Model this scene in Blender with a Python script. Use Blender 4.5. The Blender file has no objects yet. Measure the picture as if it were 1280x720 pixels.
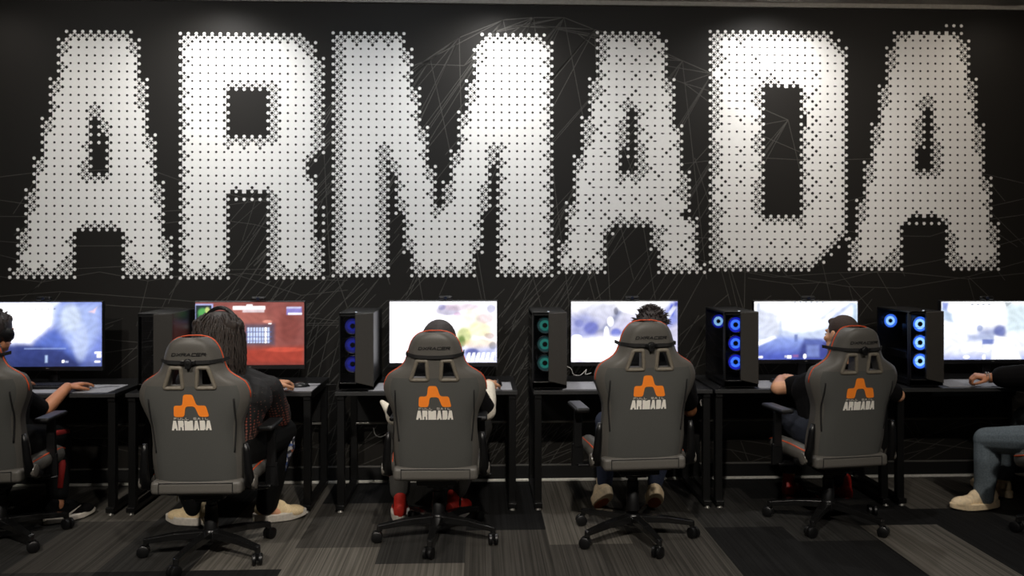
import bpy, bmesh, math, random
from mathutils import Vector, Matrix, Euler
random.seed(7)
SC = bpy.context.scene
COL = SC.collection
PI = math.pi

# ------------------------------------------------------------------ camera model
F_PX, PSI, CAM_D, CAM_H, HOR = 1050.0, math.radians(2.3), 5.88, 1.60, 315.0
FX, FY = math.sin(PSI), math.cos(PSI)
RX, RY = math.cos(PSI), -math.sin(PSI)

def at(px, py, Y):
    dx = FX*F_PX + RX*(px-640); dy = FY*F_PX + RY*(px-640)
    t = (Y+CAM_D)/dy
    return Vector((dx*t, Y, CAM_H + (HOR-py)*t))

def fl(px, Y):
    p = at(px, 600, Y); return p.x

cd = bpy.data.cameras.new('camera'); cam = bpy.data.objects.new('camera', cd); COL.objects.link(cam)
cam.location = (0, -CAM_D, CAM_H); cam.rotation_euler = (PI/2, 0, -PSI)
cd.sensor_width = 36; cd.lens = F_PX*36/1280; cd.shift_y = (HOR-360)/1280; cd.clip_start = .05
cd.dof.use_dof = True; cd.dof.focus_distance = 3.6; cd.dof.aperture_fstop = 2.8
SC.camera = cam
SC.view_settings.view_transform = 'Standard'; SC.view_settings.look = 'None'
SC.view_settings.gamma = 1; SC.view_settings.exposure = 0; SC.view_settings.use_curve_mapping = False

# ------------------------------------------------------------------ materials
def s2l(c):
    r = []
    for v in c:
        v = v/255.0
        r.append(v/12.92 if v <= .04045 else ((v+.055)/1.055)**2.4)
    return r

def new_mat(name):
    m = bpy.data.materials.new(name); m.use_nodes = True
    return m, m.node_tree.nodes, m.node_tree.links, m.node_tree.nodes['Principled BSDF']

MATS = {}
def mat(name, rgb, rough=.6, metal=0, spec=.5, noise=.12, nscale=60, bump=0.0, emit=None, es=1, coat=0, sheen=0):
    """plain procedural material: base colour broken up with noise, optional bump"""
    if name in MATS: return MATS[name]
    m, N, L, b = new_mat(name)
    c = s2l(rgb)
    tc = N.new('ShaderNodeTexCoord'); nz = N.new('ShaderNodeTexNoise')
    nz.inputs['Scale'].default_value = nscale; nz.inputs['Detail'].default_value = 3
    L.new(tc.outputs['Object'], nz.inputs['Vector'])
    rp = N.new('ShaderNodeValToRGB')
    rp.color_ramp.elements[0].position = .3; rp.color_ramp.elements[1].position = .7
    rp.color_ramp.elements[0].color = [v*(1-noise) for v in c]+[1]
    rp.color_ramp.elements[1].color = [min(1, v*(1+noise)) for v in c]+[1]
    L.new(nz.outputs['Fac'], rp.inputs['Fac']); L.new(rp.outputs['Color'], b.inputs['Base Color'])
    b.inputs['Roughness'].default_value = rough; b.inputs['Metallic'].default_value = metal
    b.inputs['Specular IOR Level'].default_value = spec
    b.inputs['Coat Weight'].default_value = coat
    b.inputs['Sheen Weight'].default_value = sheen
    if bump:
        bp = N.new('ShaderNodeBump'); bp.inputs['Strength'].default_value = bump; bp.inputs['Distance'].default_value = .002
        L.new(nz.outputs['Fac'], bp.inputs['Height']); L.new(bp.outputs['Normal'], b.inputs['Normal'])
    if emit:
        b.inputs['Emission Color'].default_value = s2l(emit)+[1]; b.inputs['Emission Strength'].default_value = es
    MATS[name] = m
    return m

M_leather = mat('chair_leather', (86, 83, 78), .5, nscale=220, bump=.25, noise=.08)
M_leather_dk = mat('chair_rear_panel', (74, 74, 71), .75, nscale=300, bump=.3, noise=.08)
M_trimgrey = mat('vent_frame_plastic', (112, 105, 93), .5)
M_orange = mat('orange_piping', (205, 78, 34), .5, noise=.05)
M_logo_or = mat('orange_print', (255, 138, 38), .6, noise=.03)
M_logo_wh = mat('white_print', (235, 230, 220), .6, noise=.03)
M_blk = mat('black_plastic', (11, 11, 12), .38, noise=.1)
M_blkmetal = mat('black_metal', (20, 20, 21), .28, metal=.3, noise=.1)
M_strap = mat('black_strap', (17, 16, 16), .8, nscale=400, bump=.4)
M_desk = mat('desk_laminate', (15, 15, 16), .45, nscale=90)
M_deskedge = mat('desk_edge', (44, 44, 44), .45)
M_frame = mat('desk_steel', (13, 13, 13), .4, metal=.2)
M_steel = mat('brushed_steel', (150, 148, 142), .35, metal=.6)
M_pad = mat('desk_mat_cloth', (150, 151, 156), .85, nscale=150, noise=.2)
M_monitor = mat('monitor_plastic', (20, 20, 22), .35)
M_case = mat('pc_case_black', (8, 8, 9), .4)
M_case_gr = mat('pc_case_grey', (48, 45, 41), .5, noise=.06)
M_skin = mat('skin_light', (214, 158, 122), .5, noise=.06, nscale=25)
M_skin_b = mat('skin_tan', (190, 128, 92), .5, noise=.06, nscale=25)
M_skin_d = mat('skin_brown', (150, 98, 62), .5, noise=.06, nscale=25)
M_white = mat('white_rubber', (214, 206, 194), .6)
M_gum = mat('gum_rubber', (170, 84, 40), .6, noise=.3, nscale=14)

def glass_mat():
    m, N, L, b = new_mat('smoked_glass')
    out = N['Material Output']
    tr = N.new('ShaderNodeBsdfTransparent'); tr.inputs['Color'].default_value = (.85, .85, .87, 1)
    gl = N.new('ShaderNodeBsdfGlossy'); gl.inputs['Roughness'].default_value = .05; gl.inputs['Color'].default_value = (.6, .6, .6, 1)
    lw = N.new('ShaderNodeLayerWeight'); fr = N.new('ShaderNodeMath'); fr.operation = 'POWER'; fr.inputs[1].default_value = 4; L.new(lw.outputs['Facing'], fr.inputs[0])
    mx = N.new('ShaderNodeMixShader'); L.new(fr.outputs[0], mx.inputs[0]); L.new(tr.outputs[0], mx.inputs[1]); L.new(gl.outputs[0], mx.inputs[2])
    L.new(mx.outputs[0], out.inputs['Surface'])
    return m
M_glass = glass_mat()

def led(name, rgb, s):
    m, N, L, b = new_mat(name)
    b.inputs['Base Color'].default_value = (.02, .02, .02, 1)
    b.inputs['Emission Color'].default_value = s2l(rgb)+[1]; b.inputs['Emission Strength'].default_value = s
    return m

def vcol_emit(name, strength):
    m, N, L, b = new_mat(name)
    a = N.new('ShaderNodeAttribute'); a.attribute_name = 'picture'
    b.inputs['Base Color'].default_value = (.01, .01, .01, 1); b.inputs['Roughness'].default_value = .3
    L.new(a.outputs['Color'], b.inputs['Emission Color']); b.inputs['Emission Strength'].default_value = strength
    return m
M_screen = vcol_emit('lit_screen', 1.0)

class NG:
    """tiny node-math helper"""
    def __init__(s, m): s.N = m.node_tree.nodes; s.L = m.node_tree.links
    def m(s, op, a, b=None, c=None):
        n = s.N.new('ShaderNodeMath'); n.operation = op
        for i, v in enumerate((a, b, c)):
            if v is None: continue
            if isinstance(v, (int, float)): n.inputs[i].default_value = v
            else: s.L.new(v, n.inputs[i])
        return n.outputs[0]

def carpet():
    m, N, L, b = new_mat('carpet_planks'); g = NG(m)
    tc = N.new('ShaderNodeTexCoord'); sp = N.new('ShaderNodeSeparateXYZ'); L.new(tc.outputs['Object'], sp.inputs[0])
    x, y = sp.outputs[0], sp.outputs[1]
    W, LEN = .46, .8
    col = g.m('FLOOR', g.m('DIVIDE', g.m('ADD', x, 20.31), W))
    wn = N.new('ShaderNodeTexWhiteNoise'); wn.noise_dimensions = '1D'; L.new(col, wn.inputs['W'])
    off = g.m('MULTIPLY', g.m('FLOOR', g.m('MULTIPLY', wn.outputs['Value'], 4)), .25)
    row = g.m('FLOOR', g.m('DIVIDE', g.m('ADD', g.m('ADD', y, 20), off), LEN))
    cv = N.new('ShaderNodeCombineXYZ'); L.new(col, cv.inputs[0]); L.new(row, cv.inputs[1])
    w2 = N.new('ShaderNodeTexWhiteNoise'); w2.noise_dimensions = '2D'; L.new(cv.outputs[0], w2.inputs['Vector'])
    tone = w2.outputs['Value']
    # yarn stripes along the plank
    sc = g.m('FLOOR', g.m('MULTIPLY', g.m('ADD', x, 20), 150))
    w3 = N.new('ShaderNodeTexWhiteNoise'); w3.noise_dimensions = '1D'; L.new(sc, w3.inputs['W'])
    mp = N.new('ShaderNodeMapping'); mp.inputs['Scale'].default_value = (55, 1.6, 1); L.new(tc.outputs['Object'], mp.inputs[0])
    nz = N.new('ShaderNodeTexNoise'); nz.inputs['Scale'].default_value = 1; nz.inputs['Detail'].default_value = 4; L.new(mp.outputs[0], nz.inputs['Vector'])
    n2 = N.new('ShaderNodeTexNoise'); n2.inputs['Scale'].default_value = 500; L.new(tc.outputs['Object'], n2.inputs['Vector'])
    st = g.m('ADD', g.m('MULTIPLY', w3.outputs['Value'], .5), g.m('MULTIPLY', nz.outputs['Fac'], .9))
    st = g.m('ADD', st, g.m('MULTIPLY', n2.outputs['Fac'], .25))
    rp = N.new('ShaderNodeValToRGB'); rp.color_ramp.interpolation = 'CONSTANT'
    e = rp.color_ramp.elements
    e[0].position = 0; e[0].color = (.008, .008, .008, 1); e[1].position = .3; e[1].color = (.050, .046, .040, 1)
    n = e.new(.55); n.color = (.105, .096, .082, 1); n = e.new(.8); n.color = (.026, .025, .023, 1)
    L.new(tone, rp.inputs['Fac'])
    mx = N.new('ShaderNodeMix'); mx.data_type = 'RGBA'; mx.blend_type = 'MULTIPLY'; mx.inputs['Factor'].default_value = 1
    L.new(rp.outputs['Color'], mx.inputs['A'])
    cc = N.new('ShaderNodeCombineColor')
    for i in range(3): L.new(st, cc.inputs[i])
    L.new(cc.outputs[0], mx.inputs['B']); L.new(mx.outputs['Result'], b.inputs['Base Color'])
    b.inputs['Roughness'].default_value = .95; b.inputs['Specular IOR Level'].default_value = .15
    bp = N.new('ShaderNodeBump'); bp.inputs['Strength'].default_value = .4; bp.inputs['Distance'].default_value = .003
    L.new(st, bp.inputs['Height']); L.new(bp.outputs[0], b.inputs['Normal'])
    return m

# ------------------------------------------------------------------ mesh helpers
def link(name, me, m=None, parent=None, smooth=False):
    o = bpy.data.objects.new(name, me); COL.objects.link(o)
    if m is not None:
        for k in (m if isinstance(m, (list, tuple)) else [m]): me.materials.append(k)
    if parent is not None: o.parent = parent
    if smooth:
        for p in me.polygons: p.use_smooth = True
    return o

def obj(name, bm, m, parent=None, smooth=False, bevel=0, bseg=2, sub=0, autos=False):
    bmesh.ops.recalc_face_normals(bm, faces=bm.faces)
    me = bpy.data.meshes.new(name); bm.to_mesh(me); bm.free()
    o = link(name, me, m, parent, smooth or autos)
    if autos:
        try: me.set_sharp_from_angle(angle=math.radians(40))
        except Exception: pass
    if bevel:
        d = o.modifiers.new('bevel', 'BEVEL'); d.width = bevel; d.segments = bseg; d.limit_method = 'ANGLE'; d.angle_limit = math.radians(35)
    if sub:
        d = o.modifiers.new('sub', 'SUBSURF'); d.levels = sub; d.render_levels = sub
    return o

def tag(o, label=None, cat=None, group=None, kind=None):
    if label: o['label'] = label
    if cat: o['category'] = cat
    if group: o['group'] = group
    if kind: o['kind'] = kind
    return o

def thing(name, label, cat, loc=(0, 0, 0), rz=0, group=None):
    o = bpy.data.objects.new(name, None); COL.objects.link(o)
    o.location = loc; o.rotation_euler = (0, 0, rz); o.empty_display_size = .1
    return tag(o, label, cat, group)

def copy_tree(o, parent=None):
    c = o.copy(); COL.objects.link(c); c.parent = parent
    for ch in list(o.children): copy_tree(ch, c)
    return c

def box(bm, c, s, rot=None, mi=0):
    mt = Matrix.Translation(Vector(c))
    if rot: mt = mt @ Euler(rot).to_matrix().to_4x4()
    r = bmesh.ops.create_cube(bm, size=1, matrix=mt @ Matrix.Diagonal((s[0], s[1], s[2], 1)))
    fs = set()
    for v in r['verts']:
        for f in v.link_faces: fs.add(f)
    for f in fs: f.material_index = mi
    return r['verts']

def bar(bm, p0, p1, w, h, w1=None, h1=None, up=(0, 0, 1)):
    """box beam from p0 to p1, tapering"""
    p0, p1 = Vector(p0), Vector(p1); d = (p1-p0).normalized(); up = Vector(up)
    s = d.cross(up).normalized(); u = s.cross(d).normalized()
    w1 = w if w1 is None else w1; h1 = h if h1 is None else h1
    V = []
    for p, a, b in ((p0, w, h), (p1, w1, h1)):
        for i, j in ((-1, -1), (1, -1), (1, 1), (-1, 1)):
            V.append(bm.verts.new(p + s*a*i/2 + u*b*j/2))
    for f in ((0, 1, 2, 3), (7, 6, 5, 4), (0, 4, 5, 1), (1, 5, 6, 2), (2, 6, 7, 3), (3, 7, 4, 0)):
        bm.faces.new([V[i] for i in f])

def tube(bm, pts, r, n=8, closed=False, rr=None):
    pts = [Vector(p) for p in pts]; rings = []; N = len(pts)
    prev = None
    for i, p in enumerate(pts):
        if closed: d = pts[(i+1) % N]-pts[i-1]
        else: d = pts[min(i+1, N-1)]-pts[max(i-1, 0)]
        d.normalize()
        if prev is None:
            a = Vector((0, 0, 1)) if abs(d.z) < .9 else Vector((1, 0, 0))
            s = d.cross(a).normalized()
        else:
            s = prev - d*prev.dot(d)
            if s.length < 1e-6: s = d.orthogonal()
            s.normalize()
        prev = s; u = s.cross(d)
        R = rr[i] if rr else r
        rings.append([bm.verts.new(p+(s*math.cos(2*PI*k/n)+u*math.sin(2*PI*k/n))*R) for k in range(n)])
    for i in range(N if closed else N-1):
        a, b = rings[i], rings[(i+1) % N]
        for k in range(n):
            bm.faces.new((a[k], a[(k+1) % n], b[(k+1) % n], b[k]))
    if not closed:
        bm.faces.new(rings[0][::-1]); bm.faces.new(rings[-1])

def cyl(bm, p0, p1, r0, r1=None, n=24):
    tube(bm, [p0, p1], r0, n, rr=[r0, r0 if r1 is None else r1])

def lathe(bm, prof, c=(0, 0, 0), n=24, axis='Z'):
    rings = []
    for r, z in prof:
        ring = []
        for k in range(n):
            a = 2*PI*k/n
            if axis == 'Z': p = (r*math.cos(a), r*math.sin(a), z)
            elif axis == 'Y': p = (r*math.cos(a), z, r*math.sin(a))
            else: p = (z, r*math.cos(a), r*math.sin(a))
            ring.append(bm.verts.new(Vector(p)+Vector(c)))
        rings.append(ring)
    for a, b in zip(rings, rings[1:]):
        for k in range(n): bm.faces.new((a[k], a[(k+1) % n], b[(k+1) % n], b[k]))
    bm.faces.new(rings[0][::-1]); bm.faces.new(rings[-1])

def prism(bm, poly, fn, t):
    """poly in 2-D, fn(u, v, w) -> 3-D; thickness t along w"""
    a = [bm.verts.new(fn(u, v, 0)) for u, v in poly]; b = [bm.verts.new(fn(u, v, t)) for u, v in poly]
    n = len(poly)
    bm.faces.new(a); bm.faces.new(b[::-1])
    for i in range(n): bm.faces.new((a[i], b[i], b[(i+1) % n], a[(i+1) % n]))

# implicit-looking bodies: overlapping closed pieces fused by a voxel remesh
def add_cap(bm, p0, r0, p1, r1, n=14):
    p0, p1 = Vector(p0), Vector(p1); d = p1-p0
    if d.length < 1e-5: d = Vector((0, 0, 1e-3))
    dn = d.normalized(); pts, rr = [], []
    K = 4
    for k in range(K+1):
        a = PI/2*(1-k/K); pts.append(p0 - dn*r0*math.sin(a)); rr.append(max(r0*math.cos(a), r0*.05))
    for k in range(K+1):
        a = PI/2*k/K; pts.append(p1 + dn*r1*math.sin(a)); rr.append(max(r1*math.cos(a), r1*.05))
    tube(bm, pts, 1, n, rr=rr)

def add_ell(bm, c, r, rot=None, n=20):
    mt = Matrix.Translation(Vector(c))
    if rot is not None: mt = mt @ (rot.to_4x4() if isinstance(rot, Matrix) else Euler(rot).to_matrix().to_4x4())
    bmesh.ops.create_uvsphere(bm, u_segments=n, v_segments=n//2+2, radius=1, matrix=mt @ Matrix.Diagonal((r[0], r[1], r[2], 1)))

def fuse(name, bm, m, parent, voxel=.006, smooth=4):
    bmesh.ops.recalc_face_normals(bm, faces=bm.faces)
    me = bpy.data.meshes.new(name); bm.to_mesh(me); bm.free()
    o = link(name, me, m, parent)
    r = o.modifiers.new('remesh', 'REMESH'); r.mode = 'VOXEL'; r.voxel_size = voxel; r.use_smooth_shade = True
    s = o.modifiers.new('smooth', 'SMOOTH'); s.factor = .5; s.iterations = smooth
    return o

# ------------------------------------------------------------------ room
def struct(name, bm, m, **k):
    o = obj(name, bm, m, **k); o['kind'] = 'structure'; return o

XW, YB, ZC = 5.4, -8.2, 3.36
M_wall = mat('wall_black_paint', (25, 23, 20), .6, spec=.2, noise=.05, nscale=4)
M_side = mat('wall_dark_grey', (48, 47, 45), .8)
bm = bmesh.new(); box(bm, (0, -4.1, -.05), (2*XW, 8.6, .1)); struct('floor', bm, carpet())
bm = bmesh.new(); box(bm, (0, .05, ZC/2), (2*XW, .1, ZC)); wall = struct('wall_back', bm, M_wall)
bm = bmesh.new(); box(bm, (0, -4.1, ZC+.05), (2*XW, 8.6, .1)); struct('ceiling', bm, mat('ceiling_paint', (170, 165, 156), .8))
for nm, x in (('wall_left', -XW-.05), ('wall_right', XW+.05)):
    bm = bmesh.new(); box(bm, (x, -4.1, ZC/2), (.1, 8.6, ZC)); struct(nm, bm, M_side)
bm = bmesh.new(); box(bm, (0, YB-.05, ZC/2), (2*XW, .1, ZC)); struct('wall_front', bm, M_side)
bm = bmesh.new(); box(bm, (0, -.009, .062), (2*XW, .018, .09)); struct('baseboard_back', bm, mat('baseboard_black', (12, 12, 12), .5), bevel=.003)
bm = bmesh.new(); box(bm, (0, -.014, .008), (2*XW, .028, .016)); struct('trim_1', bm, mat('metal_floor_strip', (225, 222, 214), .35, metal=.2), bevel=.002)
bm = bmesh.new(); box(bm, (0, -.011, .110), (2*XW, .022, .006)); struct('trim_2', bm, mat('metal_cap_strip', (110, 108, 104), .4, metal=.3))

bm = bmesh.new(); box(bm, (0, -.02, ZC-.016), (2*XW, .04, .032)); struct('trim_3', bm, mat('crown_strip', (150, 146, 138), .7), bevel=.003)
# wire-frame mountain drawing printed on the wall
bm = bmesh.new()
def wl(a, b, w=.004, y=-.0012):
    A, B = at(a[0], a[1], 0), at(b[0], b[1], 0); A.y = B.y = y
    d = (B-A).normalized(); s = Vector((-d.z, 0, d.x))*w*.62
    bm.faces.new([bm.verts.new(p) for p in (A-s, B-s, B+s, A+s)])
ridge = [(430, 112), (480, 96), (538, 74), (574, 47), (629, 25), (667, 22), (705, 22), (743, 37), (800, 52), (853, 76), (890, 92), (935, 128), (985, 150)]
low = [(330, 250), (395, 190), (440, 150), (525, 80), (580, 82), (612, 42), (641, 33), (680, 33), (722, 42), (760, 70), (855, 104), (930, 160), (1000, 190)]
for i in range(len(ridge)-1):
    wl(ridge[i], ridge[i+1]); wl(low[i], low[i+1], .0035)
    wl(ridge[i], low[i], .0035); wl(ridge[i+1], low[i], .0035)
rnd = random.Random(3)
for i, (x, y) in enumerate(ridge):
    for k in range(5):
        L_ = rnd.uniform(150, 420); a = math.radians(rnd.uniform(48, 66) if k < 4 else rnd.uniform(88, 104))
        x1, y1 = x-L_*math.cos(a), y+L_*math.sin(a)
        wl((x, y), (x1, min(y1, 596)), .003)
for i in range(34):
    x = rnd.uniform(330, 960); y = rnd.uniform(150, 420); L_ = rnd.uniform(120, 300); a = math.radians(rnd.uniform(40, 62))
    wl((x, y), (x-L_*math.cos(a), min(y+L_*math.sin(a), 596)), .003)
for i in range(16):      # steep cross lines
    x = rnd.uniform(400, 900); y = rnd.uniform(100, 360); L_ = rnd.uniform(90, 240); a = math.radians(rnd.uniform(92, 112))
    wl((x, y), (x-L_*math.cos(a), min(y+L_*math.sin(a), 596)), .003)
for cx0, sg in ((0, 1), (1280, -1)):    # flatter terrain left and right
    for i in range(15):
        y = 225+i*24+rnd.uniform(-6, 6); x = cx0-sg*6
        for k in range(6):
            nx, ny = x+sg*rnd.uniform(50, 90), y+rnd.uniform(-18, 26)
            wl((x, y), (nx, min(ny, 596)), .0028)
            if k % 2 == 0: wl((nx, min(ny, 596)), (nx-sg*rnd.uniform(10, 50), min(ny+rnd.uniform(30, 60), 596)), .0026)
            x, y = nx, min(ny, 590)
for i in range(40):
    x = rnd.uniform(60, 1240); y = rnd.uniform(350, 560); L_ = rnd.uniform(60, 190); a = math.radians(rnd.uniform(15, 60))
    wl((x, y), (x-L_*math.cos(a), min(y+L_*math.sin(a), 596)), .0026)
for (xa, ya, xb, yb, n_, dx) in ((720, 330, 600, 470, 14, 9), (690, 400, 610, 560, 12, 8), (470, 340, 330, 470, 14, 10), (430, 400, 380, 590, 8, 12), (880, 380, 830, 470, 6, 14), (700, 500, 600, 596, 10, 12)):
    for k in range(n_):
        j_ = rnd.uniform(-6, 6); wl((xa+k*dx-40+j_, ya+k*7), (xb+k*dx-40-j_, min(596, yb+k*9)), .0032)
struct('wireframe_print', bm, mat('grey_print_lines', (67, 65, 60), .65, noise=.25, nscale=3), parent=wall)

# ------------------------------------------------------------------ giant halftone letters
GA1 = ([(80, 41), (165, 41), (173, 56), (218, 344), (156, 344), (150, 292), (143, 286), (103, 286), (97, 293), (90, 344), (15, 344)],
       [[(121, 138), (128, 170), (131, 217), (112, 217), (115, 180)]])
GR = ([(223, 44), (372, 44), (390, 52), (401, 72), (402, 190), (386, 208), (399, 230), (401, 345), (337, 345), (336, 252), (330, 245), (290, 245), (290, 345), (223, 345)],
      [[(290, 113), (336, 113), (336, 174), (290, 174)]])
GM = ([(420, 44), (508, 44), (512, 70), (551, 262), (596, 60), (602, 44), (683, 44), (690, 56), (691, 342), (621, 342), (622, 190), (593, 342), (514, 342), (484, 190), (482, 342), (419, 342)], [])
GA2 = ([(751, 42), (826, 42), (832, 56), (877, 338), (821, 338), (815, 290), (808, 281), (768, 281), (762, 290), (755, 338), (696, 338)],
       [[(787, 132), (793, 160), (797, 214), (779, 214), (782, 170)]])
GD = ([(890, 41), (1030, 41), (1050, 50), (1062, 72), (1062, 280), (1050, 306), (1015, 335), (890, 335)],
      [[(954, 112), (999, 112), (999, 270), (954, 270)]])
GA3 = ([(1116, 37), (1201, 37), (1208, 52), (1253, 334), (1187, 334), (1181, 284), (1174, 275), (1138, 275), (1131, 284), (1125, 334), (1059, 334)],
       [[(1157, 124), (1163, 150), (1168, 212), (1148, 212), (1152, 170)]])

def inside(p, poly):
    x, y = p; c = False; j = len(poly)-1
    for i in range(len(poly)):
        xi, yi = poly[i]; xj, yj = poly[j]
        if (yi > y) != (yj > y) and x < (xj-xi)*(y-yi)/(yj-yi)+xi: c = not c
        j = i
    return c
def edist(p, poly):
    x, y = p; b = 1e9
    for i in range(len(poly)):
        ax, ay = poly[i-1]; bx, by = poly[i]
        dx, dy = bx-ax, by-ay; t = max(0, min(1, ((x-ax)*dx+(y-ay)*dy)/(dx*dx+dy*dy+1e-9)))
        b = min(b, math.hypot(x-ax-dx*t, y-ay-dy*t))
    return b
BAY = [[0, 8, 2, 10], [12, 4, 14, 6], [3, 11, 1, 9], [15, 7, 13, 5]]
M_vinyl = mat('white_vinyl', (236, 235, 232), .55, noise=.02)
def giant(glyph, label, phase, jit, name):
    outer, holes = glyph
    W = lambda pl: [(at(x, y, 0).x, at(x, y, 0).z) for x, y in pl]
    O = W(outer); Hs = [W(h) for h in holes]
    P = .0272
    x0 = min(p[0] for p in O)-3*P; x1 = max(p[0] for p in O)+3*P; z0 = min(p[1] for p in O)-3*P; z1 = max(p[1] for p in O)+3*P
    nx, nz = int((x1-x0)/P), int((z1-z0)/P)
    rn = random.Random(phase)
    g = [[0]*nz for _ in range(nx)]; sd = [[-9]*nz for _ in range(nx)]
    for i in range(nx):
        for j in range(nz):
            p = (x0+(i+.5)*P, z0+(j+.5)*P)
            d = edist(p, O)*(1 if inside(p, O) else -1)
            for h in Hs: d = min(d, edist(p, h)*(-1 if inside(p, h) else 1))
            d /= P; sd[i][j] = d
            if d < -1.0: v = 0
            elif d < .15: v = .24
            elif d < 1.9: v = .52
            elif d < 2.6: v = .62
            else: v = .72
            if jit and d > 1.2: v += rn.uniform(-.07, .07)
            g[i][j] = 1 if v > (BAY[(i+phase) % 4][j % 4]+.5)/16 else 0
            if d < -1.2 or (d < .1 and not (i % 2 == 0 or jit)): pass
    bm = bmesh.new(); Y = -.003
    def face(pts): bm.faces.new([bm.verts.new((a, Y, b)) for a, b in pts])
    def G(i, j): return g[i][j] if 0 <= i < nx and 0 <= j < nz else 0
    skip = set()
    for i in range(nx):
        for j in range(nz):
            X, Z = x0+i*P, z0+j*P; nb = G(i-1, j)+G(i+1, j)+G(i, j-1)+G(i, j+1)
            c = (X+P/2, Z+P/2)
            if g[i][j]:
                if nb == 0:
                    r = .43*P; face([(c[0]+r*math.cos(a), c[1]+r*math.sin(a)) for a in [PI/8+k*PI/4 for k in range(8)]])
                else: face([(X, Z), (X+P, Z), (X+P, Z+P), (X, Z+P)])
            elif nb == 4 and sd[i][j] > .1:
                # dark dot left open in the white: 8-sided hole in the cell
                w = .30 if not (jit and rn.random() < .3) else .47
                h = .30 if w < .4 else .2
                if G(i-1, j-1)+G(i+1, j-1)+G(i-1, j+1)+G(i+1, j+1) < 3: w = h = .40
                q = [(c[0]+w*P*1.08*math.cos(a), c[1]+h*P*1.08*math.sin(a)) for a in [PI/8+k*PI/4 for k in range(8)]]
                s = [(X+P, Z+P*.75), (X+P*.75, Z+P), (X+P*.25, Z+P), (X, Z+P*.75), (X, Z+P*.25), (X+P*.25, Z), (X+P*.75, Z), (X+P, Z+P*.25)]
                cn = {1: (X+P, Z+P), 3: (X, Z+P), 5: (X, Z), 7: (X+P, Z)}
                so = [(X+P, Z+P/2), (X+P, Z+P), (X+P/2, Z+P), (X, Z+P), (X, Z+P/2), (X, Z), (X+P/2, Z), (X+P, Z)]
                q = [(c[0]+w*P*(1.1 if k % 2 == 0 else 1)*math.cos(k*PI/4), c[1]+h*P*(1.1 if k % 2 == 0 else 1)*math.sin(k*PI/4)) for k in range(8)]
                for k in range(8):
                    k2 = (k+1) % 8; face([so[k], so[k2], q[k2], q[k]])
    o = obj(name, bm, M_vinyl); return tag(o, label, 'wall letter', 'giant halftone letters across the black wall')
giant(GA1, 'giant white halftone letter A at the far left of the wall word', 0, 0, 'wall_letter')
giant(GR, 'giant white halftone letter R on the black wall', 1, 0, 'wall_letter')
giant(GM, 'giant white halftone letter M, the widest letter on the black wall', 2, 0, 'wall_letter')
giant(GA2, 'giant white halftone letter A standing between the M and the D', 3, 1, 'wall_letter')
giant(GD, 'giant white halftone letter D with a tall narrow counter', 4, 1, 'wall_letter')
giant(GA3, 'giant warm white halftone letter A at the right end of the word', 5, 0, 'wall_letter')

# ------------------------------------------------------------------ gaming chair
ROWS = [(.43, .222), (.47, .226), (.52, .230), (.56, .230), (.60, .226), (.64, .222), (.69, .221), (.73, .224), (.77, .236), (.80, .249), (.84, .264), (.87, .271),
        (.90, .270), (.92, .264), (.94, .255), (.955, .243), (.97, .222), (.985, .196), (1.0, .176), (1.015, .164), (1.03, .156), (1.05, .149), (1.075, .142), (1.10, .135), (1.125, .126),
        (1.145, .114), (1.16, .100), (1.17, .084), (1.178, .062)]
def hw(z):
    if z <= ROWS[0][0]: return ROWS[0][1]
    for (a, wa), (b, wb) in zip(ROWS, ROWS[1:]):
        if z <= b: return wa+(wb-wa)*(z-a)/(b-a)
    return ROWS[-1][1]
def spine(z):           # y of the rear face centre line
    t = (z-.43)/.75
    return -.235-.125*t-.018*math.sin(PI*min(1, max(0, t)))
def rear(x, z, off=0):  # point on the rear surface
    w = hw(z); u = min(1, abs(x)/w)
    y = spine(z) + .012*u*u + .07*max(0, u-.62)**1.6*2.2 + .02*u**8
    return Vector((x, y-off, z))
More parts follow.
